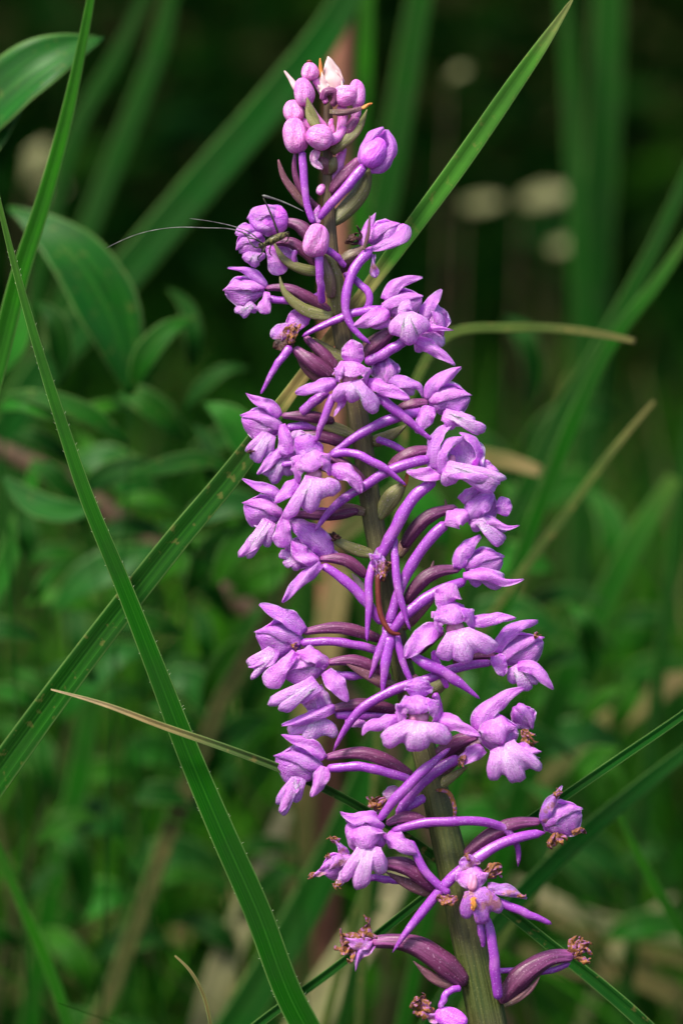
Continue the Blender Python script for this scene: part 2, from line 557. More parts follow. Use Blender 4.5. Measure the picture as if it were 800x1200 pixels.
def mass_material(name, cols, rough=.6, translucent=.2, spec=.02):
    k = NT(name)
    uv, u, v = k.uv()
    c = k.ramp(u, [(i / max(1, len(cols) - 1), pure(x)) for i, x in enumerate(cols)], 'CONSTANT')
    c = k.mix(k.ramp(k.noise(k.obj(), 40, 3), [(.35, .5), (.6, 0)]), c, (.01, .03, .01))
    k.color(c)
    k.set(Roughness=rough, Specular_IOR_Level=spec)
    tr = k.n('BsdfTranslucent'); k.l(c, tr.inputs['Color'])
    mx = k.n('MixShader'); mx.inputs[0].default_value = translucent
    k.l(k.b.outputs[0], mx.inputs[1]); k.l(tr.outputs[0], mx.inputs[2])
    k.l(mx.outputs[0], k.out.inputs['Surface'])
    return k.m
M['mass_grass'] = mass_material('meadow_grass', [(.008, .055, .004), (.018, .10, .005), (.005, .035, .004), (.028, .085, .006), (.007, .055, .004), (.06, .06, .015), (.04, .14, .009), (.010, .07, .004)])
M['fine_grass'] = mass_material('fine_grass', [(.022, .12, .006), (.04, .17, .010), (.010, .07, .005), (.06, .16, .010), (.014, .09, .005), (.18, .17, .06), (.055, .19, .014), (.016, .10, .005)])
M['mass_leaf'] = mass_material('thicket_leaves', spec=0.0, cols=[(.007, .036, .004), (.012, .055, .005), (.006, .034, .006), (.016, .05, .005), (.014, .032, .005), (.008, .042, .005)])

# ------------------------------------------------------------------ the setting: ground and far thicket
def ground():
    n = 90
    ax = np.sign(np.linspace(-1, 1, n)) * (np.abs(np.linspace(-1, 1, n)) ** 3) * 60
    X, Y = np.meshgrid(ax, ax)
    R_ = np.hypot(X, Y)
    Z = .012 * np.sin(X * 9 + 1) * np.cos(Y * 7) + .05 * np.sin(X * .7) * np.sin(Y * .6 + 1) * np.clip(R_, 0, 3)
    Z = Z - .01
    V = np.stack([X, Y, Z], -1).reshape(-1, 3)
    F = [(i * n + j, i * n + j + 1, (i + 1) * n + j + 1, (i + 1) * n + j) for i in range(n - 1) for j in range(n - 1)]
    U = np.stack([X, Y], -1).reshape(-1, 2)
    o = build('ground', (V, F, U), M['soil'], origin=(0, 0, 0))
    tag(o, 'dark bare soil under the tall grass', 'ground', kind='structure')
ground()

def mass_blades(n, place, hgt, wid, lean, mat, name, label, cat, ncol=8):
    V, F, U, o = [], [], [], 0
    K = 6
    for i in range(n):
        x, y = place()
        h = hgt(x, y); wd = wid()
        a = nrg.uniform(0, 2 * math.pi); ln = lean()
        fa = nrg.uniform(0, math.pi)
        t = np.linspace(0, 1, K)
        c = np.stack([x + math.cos(a) * ln * h * t ** 2, y + math.sin(a) * ln * h * t ** 2, h * (t - .28 * ln * t ** 2.5)], -1)
        hw = wd * (1 - t ** 2.2) * .5 + .0002
        sd_ = np.array([math.cos(fa), math.sin(fa), 0])
        g = np.stack([c - sd_ * hw[:, None], c + np.cross(sd_, [0, 0, 1]) * (hw * .4)[:, None], c + sd_ * hw[:, None]], 1)
        V.append(g.reshape(-1, 3))
        uc = (nrg.integers(0, ncol) + .5) / ncol
        U.append(np.stack([np.full(K * 3, uc), np.repeat(t, 3)], -1))
        for q in range(K - 1):
            for j in range(2):
                b = o + q * 3 + j
                F.append((b, b + 1, b + 4, b + 3))
        o += K * 3
    ob = build(name, (np.vstack(V), F, np.vstack(U)), M[mat], origin=(0, .5, 0))
    tag(ob, label, cat, kind='stuff')
    return ob

def near_place():
    while True:
        y = .20 + nrg.random() ** 1.3 * 1.0
        x = nrg.uniform(-.28 - .35 * y, .28 + .35 * y)
        return x, y
mass_blades(5200, near_place, lambda x, y: nrg.uniform(.10, .24) * (1 - .25 * min(1, y)), lambda: nrg.uniform(.0016, .0042), lambda: nrg.uniform(.1, .9),
            'mass_grass', 'meadow_grass', 'blurred mass of green meadow grass behind the orchid', 'grass')

def fine_place():
    y = .10 + nrg.random() * .30
    return nrg.uniform(-.14 - .22 * y, .14 + .22 * y), y
mass_blades(1300, fine_place, lambda x, y: nrg.uniform(.10, .25), lambda: nrg.uniform(.001, .0030), lambda: nrg.uniform(.1, .8),
            'fine_grass', 'fine_grass', 'fine thin grass blades blurred close behind the orchid', 'grass')

def mass_leaves(n, place, size, mat, name, label, cat, ncol=6):
    P0 = np.array([place() for _ in range(n)])
    d = nrm(nrg.normal(size=(n, 3)) * np.array([1, 1, .6]) + np.array([0, -.1, .1]))
    sd_ = nrm(np.cross(d, nrg.normal(size=(n, 3))))
    nn = np.cross(d, sd_)
    L = nrg.uniform(size[0], size[1], n)[:, None]
    W = L * nrg.uniform(.10, .2, n)[:, None]
    t0, t1, t2 = P0, P0 + d * L * .5 + nn * L * .08, P0 + d * L
    a, b = t1 + sd_ * W - nn * W * .4, t1 - sd_ * W - nn * W * .4
    V = np.stack([t0, a, t1, b, t2], 1).reshape(-1, 3)
    F = []
    for i in range(n):
        o = i * 5
        F += [(o, o + 1, o + 2), (o, o + 2, o + 3), (o + 1, o + 4, o + 2), (o + 2, o + 4, o + 3)]
    uc = (nrg.integers(0, ncol, n) + .5) / ncol
    U = np.stack([np.repeat(uc, 5), np.tile([0, .5, .5, .5, 1], n)], -1)
    ob = build(name, (V, F, U), M[mat], origin=(0, 1, 0), smooth=False)
    tag(ob, label, cat, kind='stuff')
    return ob

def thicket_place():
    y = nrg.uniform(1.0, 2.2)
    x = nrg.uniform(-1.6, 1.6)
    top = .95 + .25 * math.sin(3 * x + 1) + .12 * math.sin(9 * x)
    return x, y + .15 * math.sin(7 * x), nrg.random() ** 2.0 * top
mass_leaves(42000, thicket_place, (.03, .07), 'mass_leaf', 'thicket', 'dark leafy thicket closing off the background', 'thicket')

def herb_place():
    y = .22 + nrg.random() * .75
    x = nrg.uniform(-.25 - .3 * y, .25 + .3 * y)
    return x, y, nrg.random() ** 1.5 * .22 * (1 - .75 * min(1, y))
mass_leaves(1900, herb_place, (.025, .065), 'mass_grass', 'ground_cover', 'low broad green herb leaves between the grass', 'herbs', 8)

# ------------------------------------------------------------------ the orchid
STEM = [(386, 88, 0, 4.5), (384, 140, 0, 6), (384, 200, 0, 6.5), (386, 260, 0, 7.5), (391, 330, 0, 10), (401, 392, 0, 11.5), (419, 482, 0, 12.5), (437, 609, 0, 13),
        (455, 700, 0, 13), (470, 780, 0, 13.5), (494, 870, 0, 15), (510, 930, 0, 17), (522, 980, 0, 19), (545, 1080, 0, 22), (567, 1180, 0, 23.5), (588, 1290, 0, 24)]
pw = PW(np.array([p[:3] for p in STEM], float))[::-1]
root = np.array([pw[0][0] + .012, pw[0][1] - .030, -.012])
path = np.vstack([root, (root + pw[0]) / 2 + np.array([.004, .002, 0]), pw])
rads = np.concatenate([[30 * S, 28 * S], np.array([p[3] for p in STEM])[::-1] * S])
cum = np.concatenate([[0], np.cumsum(np.linalg.norm(np.diff(path, axis=0), axis=1))])
cl = cr(path, 110)
rad = np.interp(np.linspace(0, cum[-1], 110), cum, rads) * .94
orchid = empty('orchid', root)
tag(orchid, 'tall orchid spike crowded with violet pink flowers on a green purple stem', 'orchid')
build('stem', tube_world(cl, rad, k=28, ribs=9, ribd=.045, twist=.6), M['stem'], orchid)

class Flower:
    """one flower or bud: an Empty under the orchid with its petals, sepals, lip, ovary and spur as children"""
    def __init__(self, cx, cy, z, name='flower', label=None, mat='petal', lipmat='lip'):
        self.z = z; self.c = (cx, cy); self.mat = mat; self.lipmat = lipmat
        self.e = empty(name, PW(np.array([cx, cy, z], float)), orchid)
        if label: self.e['label'] = label
        self.i = 0
    def add(self, name, geo, mat):
        return build(name, geo, M[mat], self.e)
    def sep(self, pts, wd, name='lateral_sepal', pr='lance', cup=.55, n=(0, .35, 1), mat=None, rough=1.0, **kw):
        self.i += 1
        return self.add(name, petal(pz(pts, self.z), wd * (.98 if pr in ('lance', 'strap') else 1.1), pr=pr, cup=cup * (.62 if int(pts[0][0] * 3 + pts[-1][1]) % 3 else -.45 if pr == 'strap' else .4), n=n, rough=rough * 1.25, seed=int(pts[0][0] * 7 + pts[0][1]), keel=.17, frill=.24, **kw), mat or self.mat)
    def hood(self, cx, cy, a, b, ang, dz=0, name='petal', mat=None, far=True, bulge=.42):
        """two petals closing into a helmet; a half length, b half width, ang = direction of tip"""
        ca, sa = math.cos(math.radians(ang)), -math.sin(math.radians(ang))
        for sgn in ((1, -1) if far else (1,)):
            q = []
            for s, h in ((-1, .1), (-.55, .75), (0, 1), (.55, .8), (1, .15)):
                q.append((cx + ca * a * s, cy + sa * a * s, self.z + dz + sgn * (h * b * bulge + .6)))
            g = petal(q, b * 1.25, pr='helmet', cup=.72, n=(0.0, .12, sgn), rough=1.5, seed=int(cx + cy * 3 + sgn), m=23, k=15, keel=.20 if sgn > 0 else .05, frill=.15)
            self.add(name, g, mat or self.mat)
        # the keeled sepal lying along the upper side, its free edge showing
        ux, uy = (sa, -ca) if ca > 0 else (-sa, ca)
        q = [(cx + ca * a * s + ux * b * o_, cy + sa * a * s + uy * b * o_, self.z + dz + h * b * bulge + 2.2) for s, h, o_ in ((-1.02, .1, .1), (-.5, .72, .42), (.05, .9, .5), (.6, .66, .42), (1.12, .05, .12))]
        self.add('dorsal_sepal', petal(q, b * .62, pr='lance', cup=.8, n=(ux * .6, -uy * .6, .8), rough=.8, seed=int(cx * 2 + cy), keel=.1, frill=.16), mat or self.mat)
    def bud(self, cx, cy, a, b, ang, dz=0, mat='bud', lobes=3, depth=.11, tw=1.2, name='sepal'):
        self.add(name, bud((cx, cy), a, b, ang, self.z + dz, lobes, depth, tw), mat)
    def lip(self, base, tips, wl, bw=9, bulge=7, dz=4, drop=6, mat=None):
        """three-lobed lip from base through the lobe tips (left to right)"""
        b0 = np.array(base, float)
        out = []
        K = len(tips)
        tp = [np.array(t[:2], float) for t in tips]
        wl = wl if hasattr(wl, '__len__') else [wl] * K
        dirs = [nrm(t - b0) for t in tp]
        def perp(d): return np.array([-d[1], d[0]])     # to the left when looking along d (y down)
        sgn = 1 if np.dot(perp(dirs[0]), tp[0] - tp[-1]) > 0 else -1
        first = b0 + (tp[0] - b0) * .38 + sgn * perp(dirs[0]) * wl[0] * .85
        out.append(first)
        for i in range(K):
            pd = sgn * perp(dirs[i]) * wl[i]
            v = tp[i] - b0
            out += [b0 + v * .78 + pd * 1.08, b0 + v * .95 + pd * .7, tp[i], b0 + v * .95 - pd * .7, b0 + v * .80 - pd * 1.08]
            if i < K - 1:
                out.append(b0 + ((tp[i] - b0) + (tp[i + 1] - b0)) * .5 * .84)
        out.append(b0 + (tp[-1] - b0) * .38 - sgn * perp(dirs[-1]) * wl[-1] * .85)
        oc = cr(np.array(out), 46)
        oc = b0 + (oc - b0) * (1.05 + .012 * np.sin(np.arange(46) * 1.9 + base[0]) + .03 * np.sin(np.arange(46) * .83 + base[1]))[:, None]
        nv = 10
        bl = np.linspace(-1, 1, 46)[:, None]
        basel = b0 + (sgn * perp(nrm(tp[K // 2] - b0)))[None] * (-bl) * bw
        vv = np.linspace(0, 1, nv)
        g = np.zeros((nv, 46, 3))
        for i, v in enumerate(vv):
            q = basel * (1 - v) + oc * v
            g[i, :, :2] = q
            s = np.linspace(-1, 1, 46)
            g[i, :, 2] = self.z + dz + bulge * math.sin(math.pi * min(1, v * .8 + .1)) * (1 - .55 * s ** 2) - drop * (v ** 2) * (.3 + s ** 2) + (1.6 * np.sin(7 * s + base[0]) + .4 * np.sin(16 * s + base[1])) * v ** 2
        self.add('lip', slab(PW(g), 1.1 * S), mat or self.lipmat)
    def tube(self, pts, r, name='spur', mat='spur', m=26, k=12, **kw):
        if name == 'spur':
            r = [x * .72 for x in (r if hasattr(r, '__len__') else [r, r])]
            q0 = random.Random(int(pts[0][0] * 5 + pts[0][1]))
            rr = np.interp(np.linspace(0, 1, 14), np.linspace(0, 1, len(r)), r)
            r = [x * (1 + q0.uniform(-.07, .07)) for x in rr]
            pts = [tuple(x) for x in cr(np.array(pz(pts, 0), float), 9) + np.array([[q0.uniform(-.7, .7), q0.uniform(-.7, .7), 0] for _ in range(9)])]
            kw = dict(ribs=2, ribd=.10, twist=q0.uniform(0, 1.5), **kw)
        return self.add(name, tube(pz(pts, self.z), r, m=m, k=k, **kw), mat)
    def ovary(self, pts, r, mat='ovary'):
        """twisted ribbed ovary, flower end first"""
        r = r * .80
        q = [r * .5, r * .72, r * .95, r, r * .9, r * .66]
        return self.add('ovary', tube(pz(pts, self.z), q, m=26, k=20, ribs=5, ribd=.09, twist=1.5), mat)
    def crumple(self, cx, cy, size, ang, n=4, mat='wilt', dz=0, name='withered_petal', spread=70):
        r = random.Random(int(cx * 13 + cy))
        size = size * .78
        gs = []
        n = n + 2
        for i in range(n):
            a = math.radians(ang + r.uniform(-spread, spread) * .8)
            L = size * r.uniform(1.2, 2.0)
            a0 = math.radians(ang)
            bx, by = cx - math.cos(a0) * size * .9 + r.uniform(-.12, .12) * size, cy + math.sin(a0) * size * .9 + r.uniform(-.12, .12) * size
            ca, sa = math.cos(a), -math.sin(a)
            k1, k2 = r.uniform(-.3, .3) * L, r.uniform(-.5, .5) * L
            q = [(bx, by, self.z + dz),
                 (bx + ca * L * .4 - sa * k1 * .5, by + sa * L * .4 + ca * k1 * .5, self.z + dz + r.uniform(-2, 7)),
                 (bx + ca * L * .8 - sa * k1, by + sa * L * .8 + ca * k1, self.z + dz + r.uniform(-4, 6)),
                 (bx + ca * L * 1.05 - sa * k2, by + sa * L * 1.05 + ca * k2, self.z + dz + r.uniform(-7, 7))]
            gs.append(petal(q, size * r.uniform(.22, .48), th=1.0, pr=r.choice(('lance', 'flag', 'strap')), cup=r.uniform(.3, 1.5), n=(r.uniform(-1, 1), r.uniform(-.3, 1), .8), rough=size * .13, seed=int(cx + i * 31), twist=r.uniform(-2.2, 2.2), m=24, k=11, frill=.7, keel=r.uniform(-.3, .5)))
        for i, g in enumerate(gs):
            self.add(name, g, mat)

def bract(pts, wd, mat='bract', z=0, cup=.8, n=(0, .2, 1), pr='lance', label=None):
    o = build('bract', petal(pz(pts, z), wd, th=2.0, pr=pr, cup=cup, n=n, rough=.6, seed=int(pts[0][0])), M[mat], orchid)
    if label: o['label'] = label
    return o

# ---- crown of buds at the top
f = Flower(363, 84, 8, 'bud'); f.bud(363, 84, 11, 10.5, 95); f.tube([(362, 76), (363, 70, 1)], [3, 3.4], 'tip', 'wire', m=6); f.tube([(368, 92), (377, 108, -4), (383, 122, -6)], [4.5, 4, 4], 'ovary', 'bud')
f = Flower(388, 88, 6, 'bud', 'pale cream pointed bud scale at the top of the spike'); f.sep([(392, 106, 0), (390, 90, 3), (384, 66, 2)], 13, 'sepal', 'lance', .9, mat='pale'); f.sep([(384, 112, 2), (378, 97, 4), (377, 84, 3)], 7, 'sepal', 'lance', .8, mat='pale'); f.sep([(396, 112, -4), (392, 92, -4), (386, 72, -3)], 10, 'sepal', 'lance', .9, mat='pale', n=(.3, .2, -1))
bract([(378, 96), (376, 82), (375, 68)], 3, 'orange', 8)
bract([(349, 108), (342, 95), (333, 83)], 4, 'pale', 4)
f = Flower(356, 109, 14, 'bud'); f.bud(356, 108, 17, 12, 100, tw=.8); f.tube([(360, 122), (370, 138, -4), (381, 150, -10)], [5, 5, 5], 'ovary', 'bud')
f = Flower(344, 132, 8, 'bud'); f.bud(344, 131, 14, 12.5, 110); f.tube([(352, 140), (368, 156, -2), (382, 176, -6)], [5, 5, 4], 'ovary', 'bud')
f = Flower(347, 159, 18, 'bud'); f.bud(346, 159, 21, 15, 100, depth=.14)
f.tube([(354, 176, 0), (356, 205, 3), (358, 232, 5), (367, 262, 6)], [6.5, 6, 5.5, 5], 'spur'); f.ovary([(346, 178, -6), (346, 205, -10), (360, 232, -12), (382, 250, -14)], 5)
f = Flower(373, 161, 26, 'bud'); f.bud(374, 161, 16, 15, 170, depth=.1); f.tube([(384, 165, -4), (396, 160, -12), (404, 148, -14)], [7, 6, 5], 'ovary', 'bud'); f.sep([(372, 176, -6), (368, 188, -6), (378, 198, -8)], 6, 'lip', 'strap', mat='bud')
bract([(372, 150), (366, 138), (360, 114)], 7.5, 'bract_green', 24, cup=.5)
f = Flower(410, 112, 16, 'bud'); f.bud(405, 112, 14, 13, 10); f.bud(418, 110, 17, 10, 95, dz=-4); f.bud(417, 131, 9, 6, 80, dz=-4)
f.tube([(400, 122, -6), (401, 145, -8), (394, 170, -12)], [6, 6.5, 5], 'ovary', 'bud'); f.tube([(388, 138, -6), (388, 152, -8), (391, 166, -12)], [3.5, 4.5, 4], 'spur', 'bud')
f.tube([(378, 118, 2), (382, 108, 5), (391, 108, 5), (393, 116, 4), (388, 124, 2)], [4, 5, 5, 4, 4], 'column', 'ovary')
f.tube([(418, 136, -4), (410, 152, -6), (400, 168, -12)], [6, 7.5, 5], 'ovary', 'ovary')
bract([(386, 131), (405, 131), (420, 128), (435, 121)], 4.5, 'bract', 27); bract([(424, 127, 1), (430, 123.5, 1), (436, 121, 1)], 2.2, 'orange', 27)
bract([(388, 178, -6), (404, 165, 0), (418, 152, 0), (430, 128, 0)], 8, 'bract_green', 16, cup=.9)
bract([(380, 204, 0), (381, 196, 6), (374, 184, 6)], 10, 'bract', 6, cup=1.0, pr='ovate'); bract([(384, 204, 0), (388, 196, 6), (393, 184, 6)], 8, 'bract_green', 6, cup=1.0, pr='ovate')
f = Flower(395, 195, -4, 'bud'); f.tube([(402, 172, 0), (396, 195, 3), (388, 218, 2)], [5, 6.5, 5], 'ovary', 'bud')

# big bud on the right of the crown
f = Flower(441, 175, 16, 'bud'); f.bud(438, 179, 19, 14.5, 60, dz=3, depth=.06, mat='petal')
f.sep([(428, 194, 2), (424, 178, 6), (434, 158, 6), (449, 149, 3)], 9, 'sepal', 'strap', .9, n=(-.5, .4, .8)); f.sep([(434, 199, 2), (452, 193, 5), (461, 174, 6), (454, 152, 3)], 9, 'sepal', 'strap', .9, n=(.6, 0, .8)); f.sep([(432, 196, -6), (446, 180, -14), (452, 152, -6)], 18, 'sepal', 'round', 1.0, n=(.2, .2, -1))
f.tube([(428, 193, 0), (405, 220, 4), (385, 242, 4), (371, 258, 0)], [7.5, 7.5, 7, 5.5]); f.ovary([(422, 186, -8), (405, 205, -10), (388, 228, -12)], 11)
bract([(383, 264, 2), (404, 246, 0), (424, 222, 0), (433, 198, 0)], 12, 'bract_green', -2, cup=.9, pr='ovate')
bract([(366, 246, 0), (348, 228, 2), (333, 208, 2), (326, 187, 0)], 6.5, 'bract', 4)
bract([(372, 252, 0), (362, 240, 0), (352, 232, 0)], 8, 'bract_green', 2)
f = Flower(372, 254, 20, 'bud'); f.sep([(370, 262), (371, 250), (374, 240)], 6, 'sepal', mat='petal'); f.bud(376, 222, 7, 5, 60, dz=-16)

# ---- tier of the insect: J, K, L, M, O
f = Flower(315, 257, 10, 'bud'); f.bud(319, 258, 19, 17, 190, depth=.08, mat='petal'); f.sep([(334, 258, 4), (318, 243, 14), (302, 246, 10), (290, 257, 3)], 11, 'sepal', 'ovate', .9, n=(-.3, .7, .7)); f.sep([(330, 268, 2), (314, 268, 12), (300, 262, 12), (296, 250, 8)], 10, 'sepal', 'ovate', .9, n=(-.2, -.2, 1))
f.ovary([(334, 260, 0), (350, 264, 4), (362, 276, 4), (372, 298, -4)], 11)
f = Flower(290, 286, 16); f.hood(293, 284, 17, 16, 215); f.sep([(300, 275, 0), (290, 268, 8), (276, 275, 8)], 8, 'dorsal_sepal', 'ovate'); f.lip((300, 296), [(286, 304), (297, 312), (308, 304)], 6, bw=5, dz=6)
f.sep([(314, 288, 4), (322, 303, 6), (329, 322, 6)], 11, pr='flag', cup=.4); f.sep([(318, 292, -2), (336, 296, -2), (350, 312, -2)], 9, pr='lance', mat='lip')
f.ovary([(318, 285, 2), (340, 284, 6), (356, 294, 4), (376, 316, 0)], 9); f.tube([(344, 310, 6), (345, 298, 8), (355, 285, 2)], [4, 4.5, 4], mat='spur')
bract([(378, 318, 0), (352, 314, 4), (333, 304, 4), (321, 284, 2)], 7.5, 'bract_green', 22)
f = Flower(370, 282, 44, 'bud', 'rosy egg shaped bud standing in front of the stem'); f.bud(370, 282, 20, 15.5, 80, depth=.16, tw=1.6); f.tube([(373, 297, 0), (375, 325, -2), (378, 356, -16)], [7, 6, 5.5]); f.tube([(380, 290, -4), (393, 300, -8), (405, 312, -14)], [6, 5.5, 4]); f.ovary([(376, 300, -14), (383, 318, -18), (388, 350, -26)], 9, 'ovary_green')
bract([(392, 372, -6), (394, 340, 2), (388, 306, 4), (380, 296, 2)], 13, 'bract_green', 14, cup=1.0)
f = Flower(288, 340, 14); f.hood(287, 340, 23, 16, 185); f.sep([(312, 337, 2), (301, 324, 6), (286, 316, 6), (267, 314, 2)], 7, 'lateral_sepal'); f.sep([(313, 342, 8), (311, 354, 13), (307, 368, 12)], 8, pr='flag', cup=.4); f.lip((298, 356), [(276, 364), (283, 370), (294, 366)], 5, bw=5, dz=2, bulge=4)
f.ovary([(311, 338, 2), (333, 337, 6), (358, 347, 6), (388, 366, 2)], 8); f.tube([(314, 350, 0), (340, 352, 2), (366, 350, -4), (378, 340, -10)], [6, 5.5, 5, 4])
bract([(390, 370, 0), (350, 358, 6), (333, 341, 6), (328, 324, 4)], 8.5, 'bract_green', 20)
f = Flower(450, 275, 14); f.hood(449, 273, 20, 15, 25); f.sep([(430, 292, 4), (452, 286, 12), (470, 276, 12), (478, 264, 8)], 9, pr='flag', cup=.8); f.bud(471, 270, 8, 7, 70, dz=3, mat='petal', name='petal'); f.sep([(424, 288, 0), (431, 266, 0), (440, 249, 0)], 7, 'dorsal_sepal'); f.sep([(437, 298, 4), (437, 310, 8), (441, 325, 6)], 5, 'lip', 'flag', 1.2, mat='fade', rough=2)
f.tube([(436, 292, 6), (417, 313, 14), (405, 345, 20), (409, 378, 22), (434, 403, 24)], [8, 7.5, 7, 6, 3.5]); f.ovary([(430, 290, 0), (412, 299, 0), (396, 312, -2)], 9.5, 'ovary_green')
f.crumple(413, 279, 13, 30, 3, 'wilt_dark', dz=4, spread=25)
bract([(426, 293, 2), (431, 274, 4), (433, 252, 2)], 2.2, 'bract', 26); bract([(390, 318, 0), (406, 310, -2), (424, 306, -2)], 8, 'bract', 6)

# ---- P: open pair on the right, N: withered on the left
f = Flower(471, 358, 24); f.hood(470, 356, 24, 17, 15); f.sep([(451, 352, 4), (462, 335, 8), (476, 328, 8), (495, 325, 2)], 9.5, 'dorsal_sepal', 'lance', .6); f.sep([(455, 364, 10), (436, 372, 16), (413, 382, 14)], 11, pr='strap', cup=.8); f.sep([(458, 376, 6), (444, 381, 6), (428, 380, 4)], 6)
f.lip((476, 366), [(462, 392), (480, 402), (498, 388)], 10, bw=8, dz=16, bulge=9); f.sep([(484, 374, 4), (474, 362, 16), (480, 352, 16)], 9, 'petal', 'round', .8, mat='lip')
f.tube([(476, 398, 4), (454, 412, 2), (428, 426, -2)], [7, 8, 7.5], 'spur'); f.ovary([(464, 384, -4), (446, 398, -4), (428, 420, -10)], 12)
f.tube([(450, 362, 2), (432, 364, 4), (402, 371, 4), (375, 384, 2), (354, 394, 2)], [6, 6.5, 6.5, 6, 3.5])
f.tube([(402, 321, -8), (420, 332, -4), (433, 345, 0), (432, 358, 0), (420, 367, -6)], [5, 5.5, 5.5, 5.5, 5])
f = Flower(508, 372, 12); f.hood(509, 374, 20, 16, 290); f.sep([(494, 374, 6), (506, 354, 10), (517, 339, 8)], 9, pr='strap', cup=.6); f.sep([(490, 384, 12), (510, 384, 16), (531, 387, 12)], 5); f.sep([(484, 396, 14), (508, 408, 18), (533, 428, 14)], 9, pr='strap', cup=.9); f.lip((496, 390), [(490, 412), (502, 408), (520, 402)], 6, dz=2)
f.ovary([(494, 378, -10), (470, 372, -16), (420, 382, -18)], 8)
bract([(420, 420, 0), (445, 394, 2), (466, 387, 2)], 9, 'bract', 14)
f = Flower(340, 392, 22, label='browned withering flower on the left of the spike', mat='fade'); f.crumple(339, 390, 16, 95, 4, 'wilt', dz=8, spread=40); f.sep([(345, 398, 0), (330, 388, 4), (318, 396, 2)], 11, 'petal', 'ovate', 1.0); f.sep([(345, 402, 2), (330, 402, 6), (320, 408, 2)], 9, 'petal', 'ovate', 1.0, mat='wilt_dark'); f.sep([(356, 384, -8), (348, 374, -8), (340, 366, -8)], 16, 'dorsal_sepal', 'round', .8, mat='petal')
f.tube([(341, 405, 6), (327, 424, 10), (315, 443, 10), (306, 462, 8)], [6.5, 6, 4.5, 2]); f.ovary([(344, 408, 0), (362, 422, 4), (390, 442, 2)], 12); f.ovary([(356, 394, -6), (376, 412, -6), (398, 438, -8)], 9)
bract([(404, 424, 0), (384, 412, 4), (366, 396, 4)], 11, 'bract_green', 12); bract([(396, 448, 0), (370, 440, 0), (346, 414, 0)], 9, 'bract', 12)
f = Flower(357, 345, -2, 'bud'); f.bud(362, 349, 9, 6, 150, mat='petal')

# ---- Q: face-on flower, R behind it
f = Flower(412, 437, 48, label='wide open flower facing outward below the crown'); f.sep([(412, 427, 2), (413, 413, 8), (412, 398, 6)], 13, 'dorsal_sepal', 'round', .7)
f.sep([(412, 421, 0), (412, 430, 14), (412, 442, 17)], 22, 'petal', 'round', 1.15, n=(0, .75, .7)); f.sep([(394, 446, -2), (394, 436, 10), (402, 428, 12)], 9, 'petal', 'round', .8, n=(-.6, .3, .7)); f.sep([(430, 448, -2), (431, 437, 10), (422, 428, 12)], 9, 'petal', 'round', .8, n=(.6, .3, .7))
f.bud(409, 442, 8, 9, 90, dz=0, mat='column', name='column', depth=.2); f.sep([(394, 448, 0), (372, 452, 6), (346, 461, 4)], 10, pr='strap', cup=.9); f.sep([(431, 446, 0), (452, 455, 6), (480, 467, 4)], 10, pr='strap', cup=.9)
f.lip((410, 447), [(392, 468), (415, 470), (441, 480)], [7, 8, 9], bw=14, dz=10, bulge=7); f.sep([(403, 462, 0), (399, 474, 2), (391, 488, 2)], 5)
f.tube([(391, 462, -2), (382, 484, 2), (370, 518, -2)], [6.5, 6, 3]); f.tube([(384, 458, -20), (366, 472, -22), (352, 484, -24)], [7, 7.5, 7]); f.tube([(440, 462, -8), (470, 486, -6), (506, 517, -8)], [8, 7.5, 3.5])
f = Flower(456, 436, 14); f.hood(452, 436, 18, 15, 100); f.sep([(452, 442, 6), (474, 448, 12), (490, 452, 12), (495, 466, 8)], 8.5); f.sep([(448, 420, -4), (443, 432, 0), (452, 446, 2)], 9, 'dorsal_sepal', mat='lip'); f.lip((462, 446), [(456, 464), (470, 466), (484, 460)], 6, dz=4)
f.ovary([(445, 450, -8), (432, 462, -10), (420, 474, -14)], 7)

# ---- S, T, U, V down the right side
f = Flower(526, 468, 26); f.hood(526, 468, 24, 19, 5); f.sep([(500, 468, 4), (508, 450, 10), (522, 440, 10), (540, 430, 4)], 9.5, 'dorsal_sepal', 'strap', .8); f.sep([(504, 476, 12), (496, 492, 16), (488, 508, 14)], 11, pr='strap', cup=.7); f.lip((520, 484), [(530, 503), (566, 505), (556, 494)], [5, 7, 5], bw=6, dz=14, bulge=8); f.sep([(518, 486, 8), (542, 492, 12), (568, 504, 8)], 11, pr='lance', cup=.7)
f.ovary([(502, 471, 0), (484, 474, 2), (464, 484, 0)], 9); f.tube([(498, 482, 4), (462, 490, 8), (425, 507, 8), (384, 534, 8)], [7.5, 8, 7, 3.5]); bract([(432, 518, -10), (452, 512, -4), (476, 498, -4)], 9, 'bract_green', 10)
f = Flower(536, 532, 34); f.sep([(508, 550, 6), (507, 527, 10), (515, 508, 10), (530, 495, 4)], 11, 'dorsal_sepal', 'strap', .8, n=(-.5, .2, .85)); f.sep([(514, 556, 8), (514, 534, 16), (524, 518, 16), (544, 512, 10)], 12, 'petal', 'strap', .9, n=(-.5, .5, .7)); f.sep([(540, 554, 0), (546, 534, -2), (544, 514, 2)], 22, 'petal', 'round', -.7, mat='lip'); f.sep([(552, 552, 2), (560, 535, 8), (552, 514, 10), (538, 507, 8)], 9, 'petal', 'strap', .9, n=(.7, .3, .6))
f.bud(529, 541, 8, 4, 80, dz=8, mat='column', name='column'); f.lip((522, 546), [(528, 568), (580, 572), (588, 560)], [9, 9, 6], bw=8, dz=16, bulge=8); f.sep([(518, 550, 16), (550, 552, 22), (586, 566, 16)], 13, 'lateral_sepal', 'strap', .8, n=(0, .7, .7)); f.sep([(558, 540, 0), (570, 546, 2), (584, 553, 0)], 8); f.sep([(516, 557, 8), (498, 556, 12), (476, 552, 10)], 9, pr='strap')
